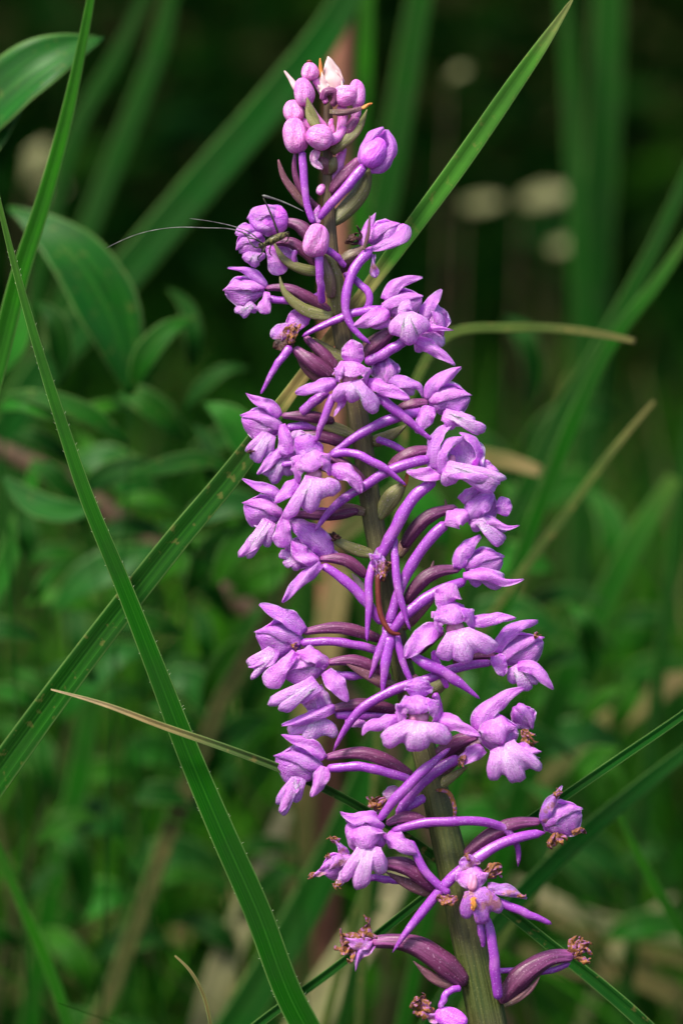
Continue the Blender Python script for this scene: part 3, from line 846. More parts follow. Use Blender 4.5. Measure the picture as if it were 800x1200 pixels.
f.ovary([(508, 526, -4), (482, 531, -2), (456, 550, -6)], 10); f.tube([(506, 537, 2), (466, 547, 6), (432, 566, 2), (400, 586, 0), (369, 622, 2)], [7.5, 8, 7.5, 6.5, 3]); f.tube([(510, 562, 2), (480, 588, 4), (462, 620, 2), (443, 656, -4)], [8, 9.5, 10, 9]); f.tube([(440, 514, -20), (458, 520, -20), (476, 532, -20)], 5.5)
bract([(443, 608, -8), (456, 586, -2), (474, 566, -2)], 12, 'bract_green', 16, pr='ovate'); bract([(474, 570, 0), (477, 556, 2), (478, 546, 2)], 3, 'orange', 20)
f = Flower(563, 592, 26); f.hood(562, 594, 22, 18, 50); f.sep([(546, 606, 12), (560, 592, 16), (578, 582, 14)], 12, 'petal', 'ovate', .9); f.sep([(540, 588, 0), (550, 578, 2), (568, 568, 0)], 9, 'dorsal_sepal'); f.sep([(588, 604, 8), (590, 594, 12), (586, 582, 10)], 9, 'petal', 'round'); f.sep([(549, 603, 14), (534, 604, 18), (520, 614, 14)], 13, pr='ovate', cup=.9, n=(-.2, .5, .9)); f.sep([(548, 611, 10), (578, 611, 14), (594, 618, 14), (608, 616, 8)], 7); f.lip((556, 608), [(560, 622), (588, 636), (592, 620)], [6, 8, 5], dz=8)
f.ovary([(536, 595, -4), (502, 605, 0), (472, 642, -6)], 10.5); f.tube([(524, 612, 6), (492, 646, 6), (471, 684, 4), (454, 734, 10)], [9, 8.5, 8.5, 7]); bract([(466, 652, -6), (482, 628, -2), (502, 612, -2)], 8, 'bract', 8); bract([(520, 600), (522, 592), (521, 585)], 1.6, 'bract', 24)
f = Flower(566, 658, 22); f.hood(566, 659, 23, 17, 10); f.sep([(538, 666, 8), (540, 650, 12), (550, 638, 12), (563, 628, 6)], 11, 'dorsal_sepal', 'strap', .8); f.lip((550, 668), [(560, 686), (584, 688), (590, 678)], 6, dz=4, bulge=5); f.sep([(542, 674, 12), (570, 672, 18), (592, 681, 16), (613, 679, 8)], 9, pr='strap', cup=.9, n=(0, .5, .9))
f.ovary([(540, 667, 0), (506, 672, 4), (474, 708, 0)], 10.5); f.tube([(546, 681, 6), (508, 695, 12), (480, 716, 14), (455, 744, 14)], [7.5, 8.5, 8.5, 7]); bract([(504, 672), (506, 664), (508, 657)], 2.4, 'bract', 26); bract([(470, 735, -8), (488, 718, -2), (508, 704, -2)], 10, 'bract', 14)

# ---- hanging spurs in the middle and the dry thread
f = Flower(448, 690, 34, label='bundle of tapering spurs hanging in front of the stem'); f.tube([(463, 628, -6), (463, 665, 4), (470, 705, 8), (481, 739, 6)], [5, 6.5, 5.5, 2]); f.tube([(446, 640, -14), (434, 672, -2), (432, 710, 2), (430, 753, 2)], [5, 6.5, 6, 2]); f.tube([(455, 738, 2), (445, 762, 6), (432, 795, 4)], [8, 6.5, 1.6]); f.tube([(457, 745, 4), (451, 780, 8), (448, 816, 6)], [8.5, 7.5, 2]); f.tube([(462, 742, 0), (470, 768, 2), (482, 802, 2)], [7, 6, 4]); f.tube([(478, 762, -2), (488, 772, 8), (518, 787, 12), (562, 819, 8)], [5, 9, 8, 2]); f.tube([(456, 728, -2), (456, 744, 0), (462, 758, -4)], [9, 11, 7])
f.tube([(443, 672, 4), (443, 700, 6), (448, 726, 8), (460, 742, 10), (470, 743, 8)], [3, 3.2, 3.4, 3.2, 2], 'dry_thread', 'wire'); f.crumple(446, 666, 20, 90, 3, 'fade', spread=25); f.crumple(450, 668, 17, 80, 2, 'wilt', dz=3, spread=20)

# ---- left side: MM, NN, OO, PP
f = Flower(308, 495, 16); f.hood(307, 496, 24, 17, 165); f.sep([(328, 488, 4), (316, 474, 9), (304, 470, 8), (288, 461, 3)], 8); f.sep([(331, 497, 10), (334, 514, 15), (338, 533, 13)], 10, pr='flag', cup=.6); f.lip((316, 508), [(290, 528), (298, 540), (314, 536)], [5, 7, 5], dz=4); f.sep([(330, 526, 6), (316, 540, 10), (301, 556, 8)], 7.5, pr='strap'); f.crumple(295, 530, 6, 200, 2, 'wilt_dark', dz=7)
f.ovary([(330, 487, 2), (360, 488, 4), (392, 494, 0)], 8.5); f.tube([(336, 502, -2), (362, 499, -2), (390, 502, -4)], [6, 7, 6]); f.ovary([(352, 509, 0), (378, 512, 2), (410, 522, 0)], 9); bract([(416, 512, -2), (388, 500, 4), (356, 492, 4)], 9, 'bract_green', 14)
f = Flower(318, 552, 14); f.lip((330, 535), [(310, 556), (320, 565), (342, 556)], 7, dz=2); f.hood(338, 536, 16, 13, 200); f.sep([(340, 515, 6), (350, 508, 8), (358, 508, 6)], 7, 'dorsal_sepal', mat='lip'); f.ovary([(350, 540, -6), (375, 545, -6), (410, 560, -8)], 8)
f = Flower(366, 552, 44, label='flower with a broad lobed lip on the left of the stem'); f.sep([(378, 532, 0), (364, 524, 8), (346, 513, 6)], 15, 'dorsal_sepal', 'round', .7); f.sep([(364, 524, 0), (363, 538, 16), (366, 553, 18)], 23, 'petal', 'round', 1.1, n=(-.1, .75, .7)); f.sep([(348, 566, -2), (346, 548, 10), (354, 534, 12)], 9, 'petal', 'round', .8, n=(-.7, .2, .7)); f.sep([(388, 556, -2), (384, 542, 10), (374, 534, 12)], 8, 'petal', 'round', .8, n=(.7, .2, .7))
f.bud(368, 556, 8, 9, 90, dz=0, mat='column', name='column', depth=.2); f.lip((369, 559), [(336, 606), (361, 598), (396, 576)], [7, 10, 9], bw=12, dz=12, bulge=8); f.sep([(348, 564, 0), (336, 575, 6), (322, 589, 4)], 9, pr='strap'); f.sep([(386, 548, 2), (404, 552, 8), (416, 562, 8), (422, 578, 4)], 12, pr='strap', cup=.9)
f.tube([(386, 534, -8), (402, 530, -8), (440, 543, 0), (476, 569, -4)], [6, 6.5, 6.5, 2.5]); f.ovary([(382, 534, -10), (404, 546, -14), (428, 568, -20)], 9); bract([(432, 572, -20), (410, 552, -8), (392, 530, -6)], 9, 'bract', 36); f.tube([(330, 545, -20), (350, 542, -18), (392, 532, -14)], 5)
f = Flower(308, 600, 24); f.hood(308, 598, 23, 18, 165); f.sep([(330, 587, 4), (318, 574, 9), (304, 570, 8), (284, 561, 3)], 8); f.sep([(334, 601, 10), (332, 620, 15), (329, 642, 12)], 10.5, pr='flag', cup=.6); f.lip((316, 610), [(280, 652), (292, 652), (312, 640)], [4, 5, 5], dz=4); f.sep([(312, 614, 6), (298, 634, 10), (281, 652, 8)], 9.5, pr='strap', cup=.6)
f.ovary([(334, 602, 0), (360, 603, 0), (386, 604, -4), (420, 598, -10)], 8); f.tube([(338, 610, -4), (362, 602, -6), (390, 598, -8)], 6); bract([(428, 600, -4), (400, 596, 2), (372, 604, 2)], 7.5, 'bract', 14)
f = Flower(356, 644, 22); f.sep([(386, 654, 4), (374, 634, 12), (358, 620, 14), (340, 613, 8)], 15, 'dorsal_sepal', 'round', .9, n=(-.2, .5, .9)); f.hood(355, 648, 23, 17, 150, dz=-2); f.sep([(374, 658, 10), (356, 650, 18), (342, 634, 14)], 10, 'petal', 'ovate', .8); f.lip((345, 656), [(328, 648), (333, 662), (348, 668)], 5, dz=2, bulge=4); f.sep([(376, 660, 12), (354, 678, 16), (330, 706, 12)], 9, pr='strap', cup=.9); f.sep([(370, 664, 2), (360, 676, 2), (350, 684, 0)], 8)
f.ovary([(374, 655, 4), (402, 656, 6), (430, 676, 2)], 9); f.tube([(376, 662, 6), (404, 680, 8), (424, 700, 8), (448, 732, 6)], [6.5, 8, 8, 6]); f.sep([(384, 652, -4), (390, 648, -4), (398, 650, -4)], 5, mat='lip')
bract([(440, 650, -8), (408, 640, 2), (388, 630, 4), (374, 622, 2)], 8, 'bract_green', 16); f.crumple(392, 628, 9, 170, 3, 'wilt_dark', dz=2, spread=20); bract([(428, 694), (420, 682), (412, 672)], 5, 'pale', 12)

# ---- X, Y on the right, Z in front, AA lower right
f = Flower(530, 728, 46, label='face-on flower with a three lobed lip beside the stem'); f.sep([(526, 712, 0), (524, 700, 8), (532, 684, 6)], 15, 'dorsal_sepal', 'round', .7); f.sep([(530, 706, 0), (531, 718, 15), (533, 732, 18)], 23, 'petal', 'round', 1.1, n=(.1, .75, .7)); f.sep([(512, 742, -2), (512, 726, 10), (522, 712, 12)], 9, 'petal', 'round', .8, n=(-.6, .2, .7)); f.sep([(554, 738, -2), (552, 722, 10), (540, 712, 12)], 9, 'petal', 'round', .8, n=(.6, .2, .7)); f.bud(533, 735, 8, 11, 90, dz=0, mat='column', name='column', depth=.2)
f.lip((536, 738), [(517, 772), (545, 775), (579, 761)], [9, 12, 9], bw=14, dz=11, bulge=9); f.sep([(512, 736, 0), (494, 748, 8), (474, 771, 6)], 14, pr='strap', cup=.9); f.sep([(552, 728, 0), (578, 724, 6), (604, 724, 2)], 10, cup=.9)
f.ovary([(520, 740, -16), (500, 752, -22), (478, 772, -30)], 9); f.tube([(508, 762, -12), (516, 790, -16), (524, 806, -18)], [6, 6, 5], mat='petal')
f = Flower(612, 762, 24); f.hood(610, 762, 28, 17, 25); f.sep([(580, 764, 6), (590, 746, 12), (606, 734, 12), (630, 728, 4)], 10, 'dorsal_sepal', 'strap', .8); f.sep([(580, 768, 14), (585, 778, 18), (590, 792, 14)], 10, pr='strap', cup=.8); f.sep([(606, 780, 10), (628, 784, 16), (638, 796, 16), (648, 808, 10)], 9, pr='strap'); f.lip((602, 780), [(600, 800), (618, 808), (630, 798)], [6, 8, 6], dz=4); f.crumple(628, 745, 5, 60, 2, 'wilt', dz=9)
f.ovary([(582, 768, -2), (562, 768, 0), (530, 776, -6)], 8); f.tube([(580, 776, 6), (536, 782, 10), (496, 797, 14), (448, 815, 16), (416, 838, 16), (391, 880, 14)], [6, 7, 7.5, 7.5, 6.5, 2.5]); bract([(484, 812, -12), (508, 806, -6), (530, 792, -6)], 12, 'bract_green', 12)
f = Flower(490, 842, 62, label='flower facing straight out with wide sepals in front of the stem'); f.sep([(490, 818, 0), (490, 806, 7), (490, 793, 5)], 15.5, 'dorsal_sepal', 'round', .7); f.sep([(489, 814, 0), (489, 824, 15), (490, 837, 19)], 25, 'petal', 'round', 1.15, n=(0, .75, .7)); f.sep([(468, 848, -2), (469, 832, 10), (481, 818, 12)], 9, 'petal', 'round', .8, n=(-.6, .2, .7)); f.sep([(513, 848, -2), (512, 832, 10), (500, 818, 12)], 9, 'petal', 'round', .8, n=(.6, .2, .7)); f.bud(490, 840, 9, 12, 90, dz=0, mat='column', name='column', depth=.2)
f.lip((490, 845), [(449, 870), (486, 879), (525, 867)], [10, 13, 10], bw=17, dz=12, bulge=10); f.sep([(467, 840, 0), (446, 847, 7), (430, 852, 7), (424, 862, 4)], 9.5, pr='strap', cup=.9); f.sep([(512, 838, 0), (534, 848, 7), (563, 863, 4)], 11, cup=.9); f.ovary([(492, 820, -20), (492, 806, -30), (484, 792, -40)], 8)
f.tube([(508, 812, -14), (514, 832, -18), (512, 858, -20)], [6, 6, 5], mat='spur')
f = Flower(588, 862, 40); f.hood(584, 862, 24, 21, 100, far=True); f.sep([(560, 860, 4), (566, 838, 12), (582, 822, 12), (614, 806, 4)], 14, 'dorsal_sepal', 'lance', .7); f.sep([(584, 838, 8), (584, 852, 22), (588, 872, 22)], 22, 'petal', 'round', 1.0, n=(.1, .6, .8)); f.lip((588, 873), [(577, 912), (608, 915), (632, 899)], [9, 10, 7], bw=16, dz=16, bulge=9); f.sep([(604, 874, 6), (618, 878, 10), (634, 881, 6)], 8); f.sep([(602, 880, 2), (616, 886, 6), (632, 888, 2)], 8, mat='fade'); f.sep([(566, 876, 2), (552, 884, 8), (536, 894, 4)], 11, pr='strap'); f.crumple(541, 890, 9, 230, 3, 'wilt', dz=8); f.crumple(618, 864, 14, 300, 4, 'wilt', dz=-4)
f.ovary([(560, 862, -8), (540, 868, -10), (512, 886, -18)], 12); f.tube([(540, 888, -4), (515, 900, -4), (488, 924, -6), (465, 955, -6)], [8, 9, 8.5, 6]); f.tube([(528, 876, 8), (502, 898, 14), (474, 924, 14), (443, 962, 10)], [3, 8, 8.5, 5.5])
f = Flower(614, 839, 20); f.hood(613, 840, 16, 14, 300, mat='petal'); f.ovary([(602, 846, -6), (580, 862, -12), (530, 880, -22)], 7)
bract([(506, 905, -8), (530, 890, 0), (552, 866, 0)], 11, 'bract', 14); bract([(500, 930, -8), (520, 916, -2), (548, 898, -2)], 8, 'bract_green', 14)

# ---- left: BB, CC, DD, EE
f = Flower(327, 747, 16); f.hood(327, 748, 27, 20, 170); f.sep([(356, 741, 6), (340, 726, 12), (322, 716, 12), (304, 708, 5)], 11, pr='strap', cup=.8); f.lip((322, 762), [(290, 778), (296, 794), (318, 786)], [5, 4, 4], dz=4, bulge=4)
f.sep([(326, 764, 6), (312, 776, 8), (291, 782, 6)], 7); f.ovary([(354, 741, 0), (396, 736, 4), (448, 750, 0)], 9); f.tube([(352, 753, 4), (400, 753, 8), (450, 764, 4)], [6.5, 6.5, 6]); f.crumple(345, 757, 5, 0, 2, 'wilt', dz=10)
f = Flower(356, 782, 32); f.hood(357, 782, 27, 18, 200); f.sep([(384, 780, 4), (370, 766, 12), (348, 764, 10)], 12, 'dorsal_sepal', 'round', .8, n=(0, .7, .8)); f.sep([(346, 764, 12), (332, 780, 16), (311, 804, 10)], 12, pr='flag', cup=.6); f.sep([(382, 786, 8), (394, 802, 12), (408, 822, 8)], 12, pr='strap', cup=.6); f.lip((372, 800), [(316, 823), (330, 832), (352, 822)], [6, 7, 6], bw=11, dz=10, bulge=6)
f.ovary([(382, 777, 0), (412, 774, 2), (458, 796, -6)], 9); f.tube([(386, 790, -6), (412, 792, -6), (440, 790, -8)], [6, 7, 6]); bract([(466, 806, -10), (430, 790, 2), (404, 776, 2)], 9, 'bract', 36)
f = Flower(370, 836, 22); f.hood(370, 822, 18, 13, 110); f.sep([(392, 828, 8), (366, 838, 14), (330, 850, 8)], 9, pr='strap', cup=1.0); f.lip((374, 838), [(338, 858), (358, 870), (392, 862)], [6, 8, 7], bw=14, dz=2, bulge=5); f.sep([(404, 846, 4), (420, 846, 6), (432, 850, 2)], 7, pr='strap'); f.sep([(386, 828, 2), (380, 814, 6), (376, 802, 4)], 6, mat='lip')
f.ovary([(384, 832, 4), (420, 826, 2), (470, 834, -6)], 9.5); f.tube([(392, 838, 0), (430, 838, -2), (474, 842, -8)], [7, 8, 7])
f = Flower(351, 898, 18); f.hood(350, 896, 28, 20, 165); f.sep([(380, 889, 6), (364, 874, 10), (350, 868, 10), (330, 861, 4)], 8.5, pr='strap', cup=.8); f.sep([(380, 898, 12), (374, 916, 16), (364, 934, 12)], 10, pr='strap', cup=.7); f.lip((352, 910), [(326, 940), (330, 954), (346, 940)], [6, 5, 5], dz=2); f.sep([(348, 912, 6), (338, 932, 10), (328, 952, 6)], 8.5, pr='strap')
f.ovary([(380, 888, 0), (424, 883, 6), (484, 910, 6)], 10); f.tube([(382, 901, 6), (426, 899, 12), (484, 916, 12)], [6.5, 7.5, 7]); 
f = Flower(455, 935, 12, label='small withered flower tucked beside the stem', mat='fade'); f.crumple(443, 940, 16, 205, 4, 'wilt', spread=25); f.sep([(468, 925), (460, 928, 4), (452, 940, 2)], 9, 'petal', 'ovate', mat='bud'); f.sep([(474, 945), (468, 958, 4), (466, 968, 2)], 7, 'petal', mat='bud'); f.tube([(498, 935, 8), (478, 945, 10), (462, 965, 6)], [7, 7, 6])
f = Flower(532, 940, 20, 'withered_flower', 'dry brown thread of a lost flower curling over the stem'); f.tube([(510, 926, 0), (524, 928, 4), (532, 944, 4), (530, 970, -2)], [2, 3, 2.6, 1], 'dry_thread', 'wilt', flat=.5)

# ---- FF/GG lower left, HH lower right, II withering in front
f = Flower(430, 985, 44, label='flower with pale drooping lip low on the left of the stem'); f.hood(428, 978, 25, 19, 150); f.sep([(450, 968, 6), (428, 955, 14), (414, 957, 12), (399, 952, 4)], 11, 'dorsal_sepal', 'strap', .8, n=(0, .7, .8)); f.sep([(432, 962, 6), (430, 976, 22), (434, 994, 22)], 22, 'petal', 'round', 1.0, n=(0, .55, .85)); f.lip((433, 990), [(402, 1030), (421, 1040), (448, 1022)], [7, 9, 9], bw=14, dz=14, bulge=9); f.sep([(454, 976, 4), (470, 988, 10), (488, 1000, 6)], 12, pr='strap', cup=.7)
f.tube([(456, 976, -2), (486, 966, 2), (530, 963, 6), (565, 963, 0), (590, 970, -10), (605, 988, -16), (606, 1016, -18)], [6, 7, 7, 7, 6.5, 5.5, 3]); f.ovary([(452, 966, -6), (475, 958, -6), (505, 968, -14)], 9); f.tube([(480, 984, -2), (492, 1010, 0), (504, 1028, 0), (528, 1048, 0)], [6, 6.5, 6.5, 6])
f = Flower(394, 1016, 28, label='withering flower with brown tipped petals', mat='fade'); f.hood(396, 1014, 20, 15, 200, mat='petal'); f.sep([(412, 1008, 6), (396, 1008, 12), (384, 1018, 8)], 8, 'petal', 'ovate', 1.1, rough=2); f.sep([(408, 1020, 8), (400, 1030, 12), (394, 1040, 8)], 7, mat='lip'); f.sep([(408, 1004), (400, 994, 3), (393, 984, 2)], 6); f.sep([(386, 1018), (374, 1023, 3), (366, 1026, 2)], 6); f.crumple(392, 984, 8, 130, 3, 'wilt', spread=20); f.crumple(366, 1025, 8, 190, 3, 'wilt', spread=20); f.crumple(396, 1034, 8, 240, 3, 'wilt', dz=8, spread=30); f.crumple(384, 1002, 5, 120, 2, 'wilt')
f.ovary([(440, 1012, 0), (470, 1014, 4), (512, 1044, -4)], 13); f.tube([(430, 1028, -6), (450, 1030, -6), (470, 1034, -8)], [5, 6, 5]); bract([(516, 1046, -4), (490, 1040, 2), (452, 1022, 2)], 9, 'bract', 22)
f = Flower(656, 960, 24, mat='petal'); f.hood(658, 959, 24, 20, 20); f.sep([(636, 964, 8), (642, 944, 14), (652, 930, 12), (658, 921, 6)], 8, 'dorsal_sepal', mat='fade'); f.crumple(650, 984, 11, 270, 4, 'wilt', dz=2, spread=70); f.crumple(677, 976, 9, 10, 3, 'wilt', dz=6, spread=25); f.crumple(653, 930, 7, 70, 2, 'wilt', dz=14, spread=15)
f.ovary([(634, 963, 0), (600, 966, 4), (544, 1004, 4)], 11); f.tube([(638, 975, 6), (598, 984, 12), (560, 1004, 16), (528, 1030, 18), (500, 1062, 16), (459, 1117, 12)], [6.5, 8, 8.5, 8, 7, 2.5])
f = Flower(554, 1040, 48, label='faded flower with brown margins in front of the lower stem', mat='fade'); f.sep([(552, 1022, 0), (550, 1014, 5), (550, 1001, 4)], 12, 'dorsal_sepal', 'round', .7); f.sep([(552, 1014, 0), (553, 1026, 12), (555, 1044, 13)], 18, 'petal', 'round', 1.1, n=(0, .6, .8), mat='petal'); f.lip((556, 1042), [(544, 1074), (566, 1082), (586, 1066)], [8, 8, 8], bw=13, dz=12, bulge=6, mat='fade'); f.sep([(570, 1040, 2), (590, 1042, 8), (617, 1053, 4)], 9); f.crumple(524, 1053, 14, 185, 4, 'wilt', dz=2, spread=15); f.crumple(577, 1021, 15, 35, 4, 'wilt', dz=-2, spread=20); f.crumple(550, 1004, 6, 90, 2, 'wilt', dz=7); f.crumple(610, 1050, 6, -15, 2, 'wilt', dz=6, spread=15); f.crumple(554, 1058, 9, 270, 3, 'orange', dz=20, spread=25); f.bud(553, 1034, 10, 6, 90, dz=14, mat='column', name='column')
f.tube([(574, 1054, -4), (600, 1064, 2), (646, 1083, 0)], [7, 7, 3]); f.tube([(570, 1074, -6), (577, 1110, -4), (580, 1145, -8), (584, 1172, -14)], [6, 8, 8, 7]); f.tube([(562, 1076, -4), (564, 1096, -4), (566, 1110, -8)], [4, 6, 3])

# ---- seed pods with shrivelled heads at the bottom
f = Flower(420, 1104, 14, 'withered_flower', 'seed pod with shrivelled brown petals low on the left', mat='fade'); f.crumple(418, 1100, 22, 150, 6, 'wilt', spread=75); f.crumple(406, 1112, 16, 220, 3, 'wilt', dz=5, spread=40); f.sep([(438, 1108, 6), (424, 1116, 12), (416, 1138, 8)], 7, 'withered_petal', rough=2); f.sep([(436, 1102, 8), (420, 1106, 14), (404, 1100, 8)], 8, 'withered_petal', rough=3)
f.tube([(434, 1104, 0), (460, 1103, 4), (486, 1108, 6), (512, 1124, 6), (546, 1154, 2)], [7, 9, 13, 14, 9], 'ovary', 'ovary', ribs=5, ribd=.09, twist=1.2, k=20); bract([(540, 1156, 4), (512, 1148, 8), (484, 1126, 6)], 8, 'bract', 14)
f.tube([(524, 1122, -18), (534, 1126, -18), (546, 1136, -18)], [5, 6, 5])
f = Flower(680, 1120, 12, 'withered_flower', 'seed pod with shrivelled brown petals low on the right', mat='fade'); f.crumple(683, 1118, 17, 20, 6, 'wilt', spread=85); f.crumple(680, 1108, 10, 95, 2, 'wilt', spread=25)
f.tube([(672, 1121, 0), (648, 1122, 4), (618, 1138, 6), (586, 1176, 2)], [7, 10, 14, 9], 'ovary', 'ovary', ribs=5, ribd=.09, twist=1.2, k=20); f.tube([(578, 1138, -6), (606, 1137, -6), (636, 1139, -4), (668, 1128, -2)], [4, 4.5, 5, 4]); bract([(590, 1178, 8), (622, 1158, 10), (632, 1144, 8)], 5, 'bract', 14)
f = Flower(510, 1186, 30, 'withered_flower', 'withered flower at the lowest visible point of the stem', mat='fade'); f.crumple(497, 1180, 18, 130, 5, 'wilt', spread=40); f.sep([(516, 1196), (508, 1192, 3), (498, 1184, 2)], 8, rough=2); f.bud(528, 1194, 20, 13, 160, mat='petal', depth=.15); f.tube([(540, 1157, -6), (524, 1164, 0), (516, 1182, 2)], [5, 5.5, 5])

# ------------------------------------------------------------------ grass blades, leaves, stalks
def inv(W):
    v = np.asarray(W, float) - CAM
    dep = v @ FW
    k = dep / D0 * S
    return (400 + (v @ RT) / k, 600 - (v @ UP) / k, (D0 - dep) / S)

def rooted(pts):
    """extend a line (low end first) down to the soil"""
    a, b = PW(np.array(pts[0], float)), PW(np.array(pts[1], float))
    h = max(a[2], .01)
    d = nrm(a - b)
    hz = np.array([d[0], d[1], 0]) * h * .45
    m1 = a + hz * .45 - np.array([0, 0, h * .33])
    m2 = a + hz * .8 - np.array([0, 0, h * .68])
    r_ = a + hz - np.array([0, 0, h + .004])
    return [inv(r_), inv(m2), inv(m1)]

def blade_geo(pts, hw, fold=.35, th=2.0, n=(0, .15, 1), m=64, root=True, k=7, twist=0.0):
    """pts low end -> tip in pixels, hw half widths along them"""
    ext = rooted(pts) if root else []
    p = np.array(list(ext) + [tuple(q) for q in pts], float)
    w_ = np.array(([hw[0] * .9] * len(ext)) + list(hw), float)
    q = p * np.array([1, -1, 1])
    seg = np.linalg.norm(np.diff(q, axis=0), axis=1)
    cum = np.concatenate([[0], np.cumsum(seg)])
    s0 = cum[len(ext)]
    # samples: a few below the frame, the rest along the visible part
    s = np.concatenate([np.linspace(0, s0, 12, endpoint=False), np.linspace(s0, cum[-1], m)]) if root else np.linspace(0, cum[-1], m)
    full = cr(q, 900)
    fs = np.concatenate([[0], np.cumsum(np.linalg.norm(np.diff(full, axis=0), axis=1))])
    s = s / cum[-1] * fs[-1]
    c = np.stack([np.interp(s, fs, full[:, i]) for i in range(3)], -1)
    cumn = cum / cum[-1] * fs[-1]
    h = np.interp(s, cumn, w_)
    h = np.convolve(np.pad(h, 3, mode='edge'), np.ones(7) / 7, 'valid')
    h[-1] = min(h[-1], w_[-1])
    v = np.clip((s - cumn[len(ext)]) / (cumn[-1] - cumn[len(ext)]), 0, 1)
    T = nrm(np.gradient(c, axis=0))
    N0 = nrm(np.array(n, float))
    N = nrm(N0 - T * (T @ N0)[:, None])
    B = np.cross(T, N)
    if twist:
        a = (twist * (v - .5))[:, None]
        N, B = N * np.cos(a) + B * np.sin(a), B * np.cos(a) - N * np.sin(a)
    j = np.linspace(-1, 1, k)
    g = c[:, None] + B[:, None] * (h[:, None] * j[None])[..., None] + N[:, None] * (h[:, None] * (fold * (np.sqrt(j ** 2 + .02) - .14))[None])[..., None]
    g = g * np.array([1, -1, 1])
    uu, vv = np.meshgrid(np.linspace(0, 1, k), v)
    return slab(PW(g), th * S, np.stack([uu, vv], -1)), g

def blade(name, label, pts, hw, mat, cat='grass blade', z=0, group=None, **kw):
    pts = pz(pts, z)
    geo, g = blade_geo(pts, hw, **kw)
    base = geo[0][0] if kw.get('root', True) else geo[0].mean(0)
    o = build(name, geo, M[mat], origin=base)
    tag(o, label, cat, group)
    return o, g

# long sharp blade crossing the left half, with fine hairs on its margins
o, g = blade('grass_blade', 'broad ribbed green grass blade with hairy edges leaning left of the orchid',
      [(364, 1215, 8), (345, 1180, 10), (300, 1065, 14), (260, 975, 18), (215, 868, 20), (185, 790, 22), (145, 688, 22), (100, 578, 22), (75, 504, 20), (37, 382, 16), (0, 240, 8), (-16, 160, 2)],
      [17, 16.6, 16.2, 15.4, 13.6, 11.8, 10, 8.6, 7.2, 5, 2.9, 1], 'blade', fold=.42, m=110)
hv = []
for e in (0, -1):
    for i in range(14, len(g) - 4):
        for _ in range(2):
            if rng.random() < .25:
                t = rng.random()
                p = g[i, e] * (1 - t) + g[i + 1, e] * t
                q = g[i, 3]
                d = nrm((p - q)) * rng.uniform(.8, 2.6) + np.array([rng.uniform(-1, 1), rng.uniform(-2, .3), rng.uniform(-1, 2)])
                hv.append(tube([p - nrm(p - q) * .6, p + d * .6, p + d], [.17, .13, .06], m=4, k=4))
hr = build('edge_hairs', merge(hv), M['hair'], o)
hr['kind'] = 'stuff'

blade('grass_blade', 'green grass blade with a yellowed kinked middle passing behind the orchid',
      [(-40, 962, -60), (0, 906, -55), (100, 770, -45), (200, 642, -38), (290, 532, -34), (318, 492, -34), (345, 455, -34), (440, 326, -34), (470, 285, -34), (540, 190, -30), (600, 103, -28), (645, 38, -24), (671, -2, -20)],
      [19, 18, 16, 15, 13.5, 10, 8, 8.5, 10.5, 11.5, 10.5, 7, 1], 'blade_yellowed', fold=.5, m=110)
blade('grass_blade', 'thin dark green blade with a dry pale tip pointing left across the hairy blade',
      [(775, 1222, -60), (750, 1197, -55), (700, 1153, -50), (650, 1113, -45), (600, 1073, -45), (540, 1028, -42), (480, 984, -36), (415, 943, -18), (340, 906, 12), (270, 879, 40), (190, 851, 56), (120, 825, 56), (60, 808, 50)],
      [9, 8.5, 8, 7, 6.5, 6, 5.5, 5.2, 5, 4.6, 4, 3, .8], 'blade_drytip', fold=.8, m=110)
blade('sedge_stalk', 'smooth narrow sedge stalk rising to the right behind the lowest flowers',
      [(270, 1228, -60), (300, 1203, -58), (390, 1137, -55), (490, 1058, -52), (560, 1004, -52), (640, 948, -55), (720, 893, -60), (800, 838, -70), (850, 800, -80)],
      [5.5, 5.5, 5.2, 5, 5, 5.2, 5.4, 5, 4], 'blade_teal', cat='sedge', fold=.9, m=80)
blade('grass_blade', 'slim upright green blade in front of the broad leaves at upper left',
      [(-24, 500, -160), (0, 415, -160), (25, 318, -155), (50, 240, -150), (75, 150, -150), (95, 60, -150), (108, -10, -150), (116, -60, -150)],
      [13, 12, 11, 9.5, 8, 6, 4.5, 2], 'blade_light', fold=.5, m=60)
blade('dry_grass_tip', 'short curved brown dry grass tip sticking up alone near the bottom',
      [(252, 1230, 0), (247, 1200, 0), (238, 1165, 2), (223, 1138, 4), (205, 1120, 4)], [2.4, 2.2, 2.1, 1.8, 1], 'straw', cat='grass tip', fold=.9, m=40)

BG = 'soft background grass blades'
def bg(label, pts, hw, mat, z, name='grass_blade', cat='grass blade', **kw):
    blade(name, label, pts, hw, mat, cat, z, BG, **kw)
bg('blurred wide teal blade slanting behind the orchid tip', [(40, 450), (140, 330), (240, 212), (330, 108), (390, 28), (420, -30)], [21, 22, 22, 21, 19, 14], 'blade_teal', -1400)
bg('blurred green blade between the slim upright blade and the teal blade', [(60, 400), (95, 290), (140, 175), (190, 40), (205, -30)], [12, 12, 12, 11, 6], 'blade_dim', -1900)
bg('blurred dim narrow blade near the upper left leaf', [(50, 300), (90, 150), (140, 60), (175, -15)], [9, 9, 8, 5], 'blade_dim', -1900)
bg('blurred bright green upright blade right of the orchid tip', [(400, 480), (430, 330), (450, 232), (472, 110), (494, -20)], [17, 17, 17, 16, 14], 'blade_dim', -1800)
bg('blurred olive narrow blade beside the reddish stalk', [(420, 300), (424, 160), (428, 60), (430, -20)], [10, 10, 9, 8], 'blade_light', -1500)
bg('blurred wide upright teal green blade right of the pale spots', [(680, 620), (690, 420), (698, 280), (706, 140), (713, -20)], [19, 20, 20, 20, 18], 'blade_dim', -2600)
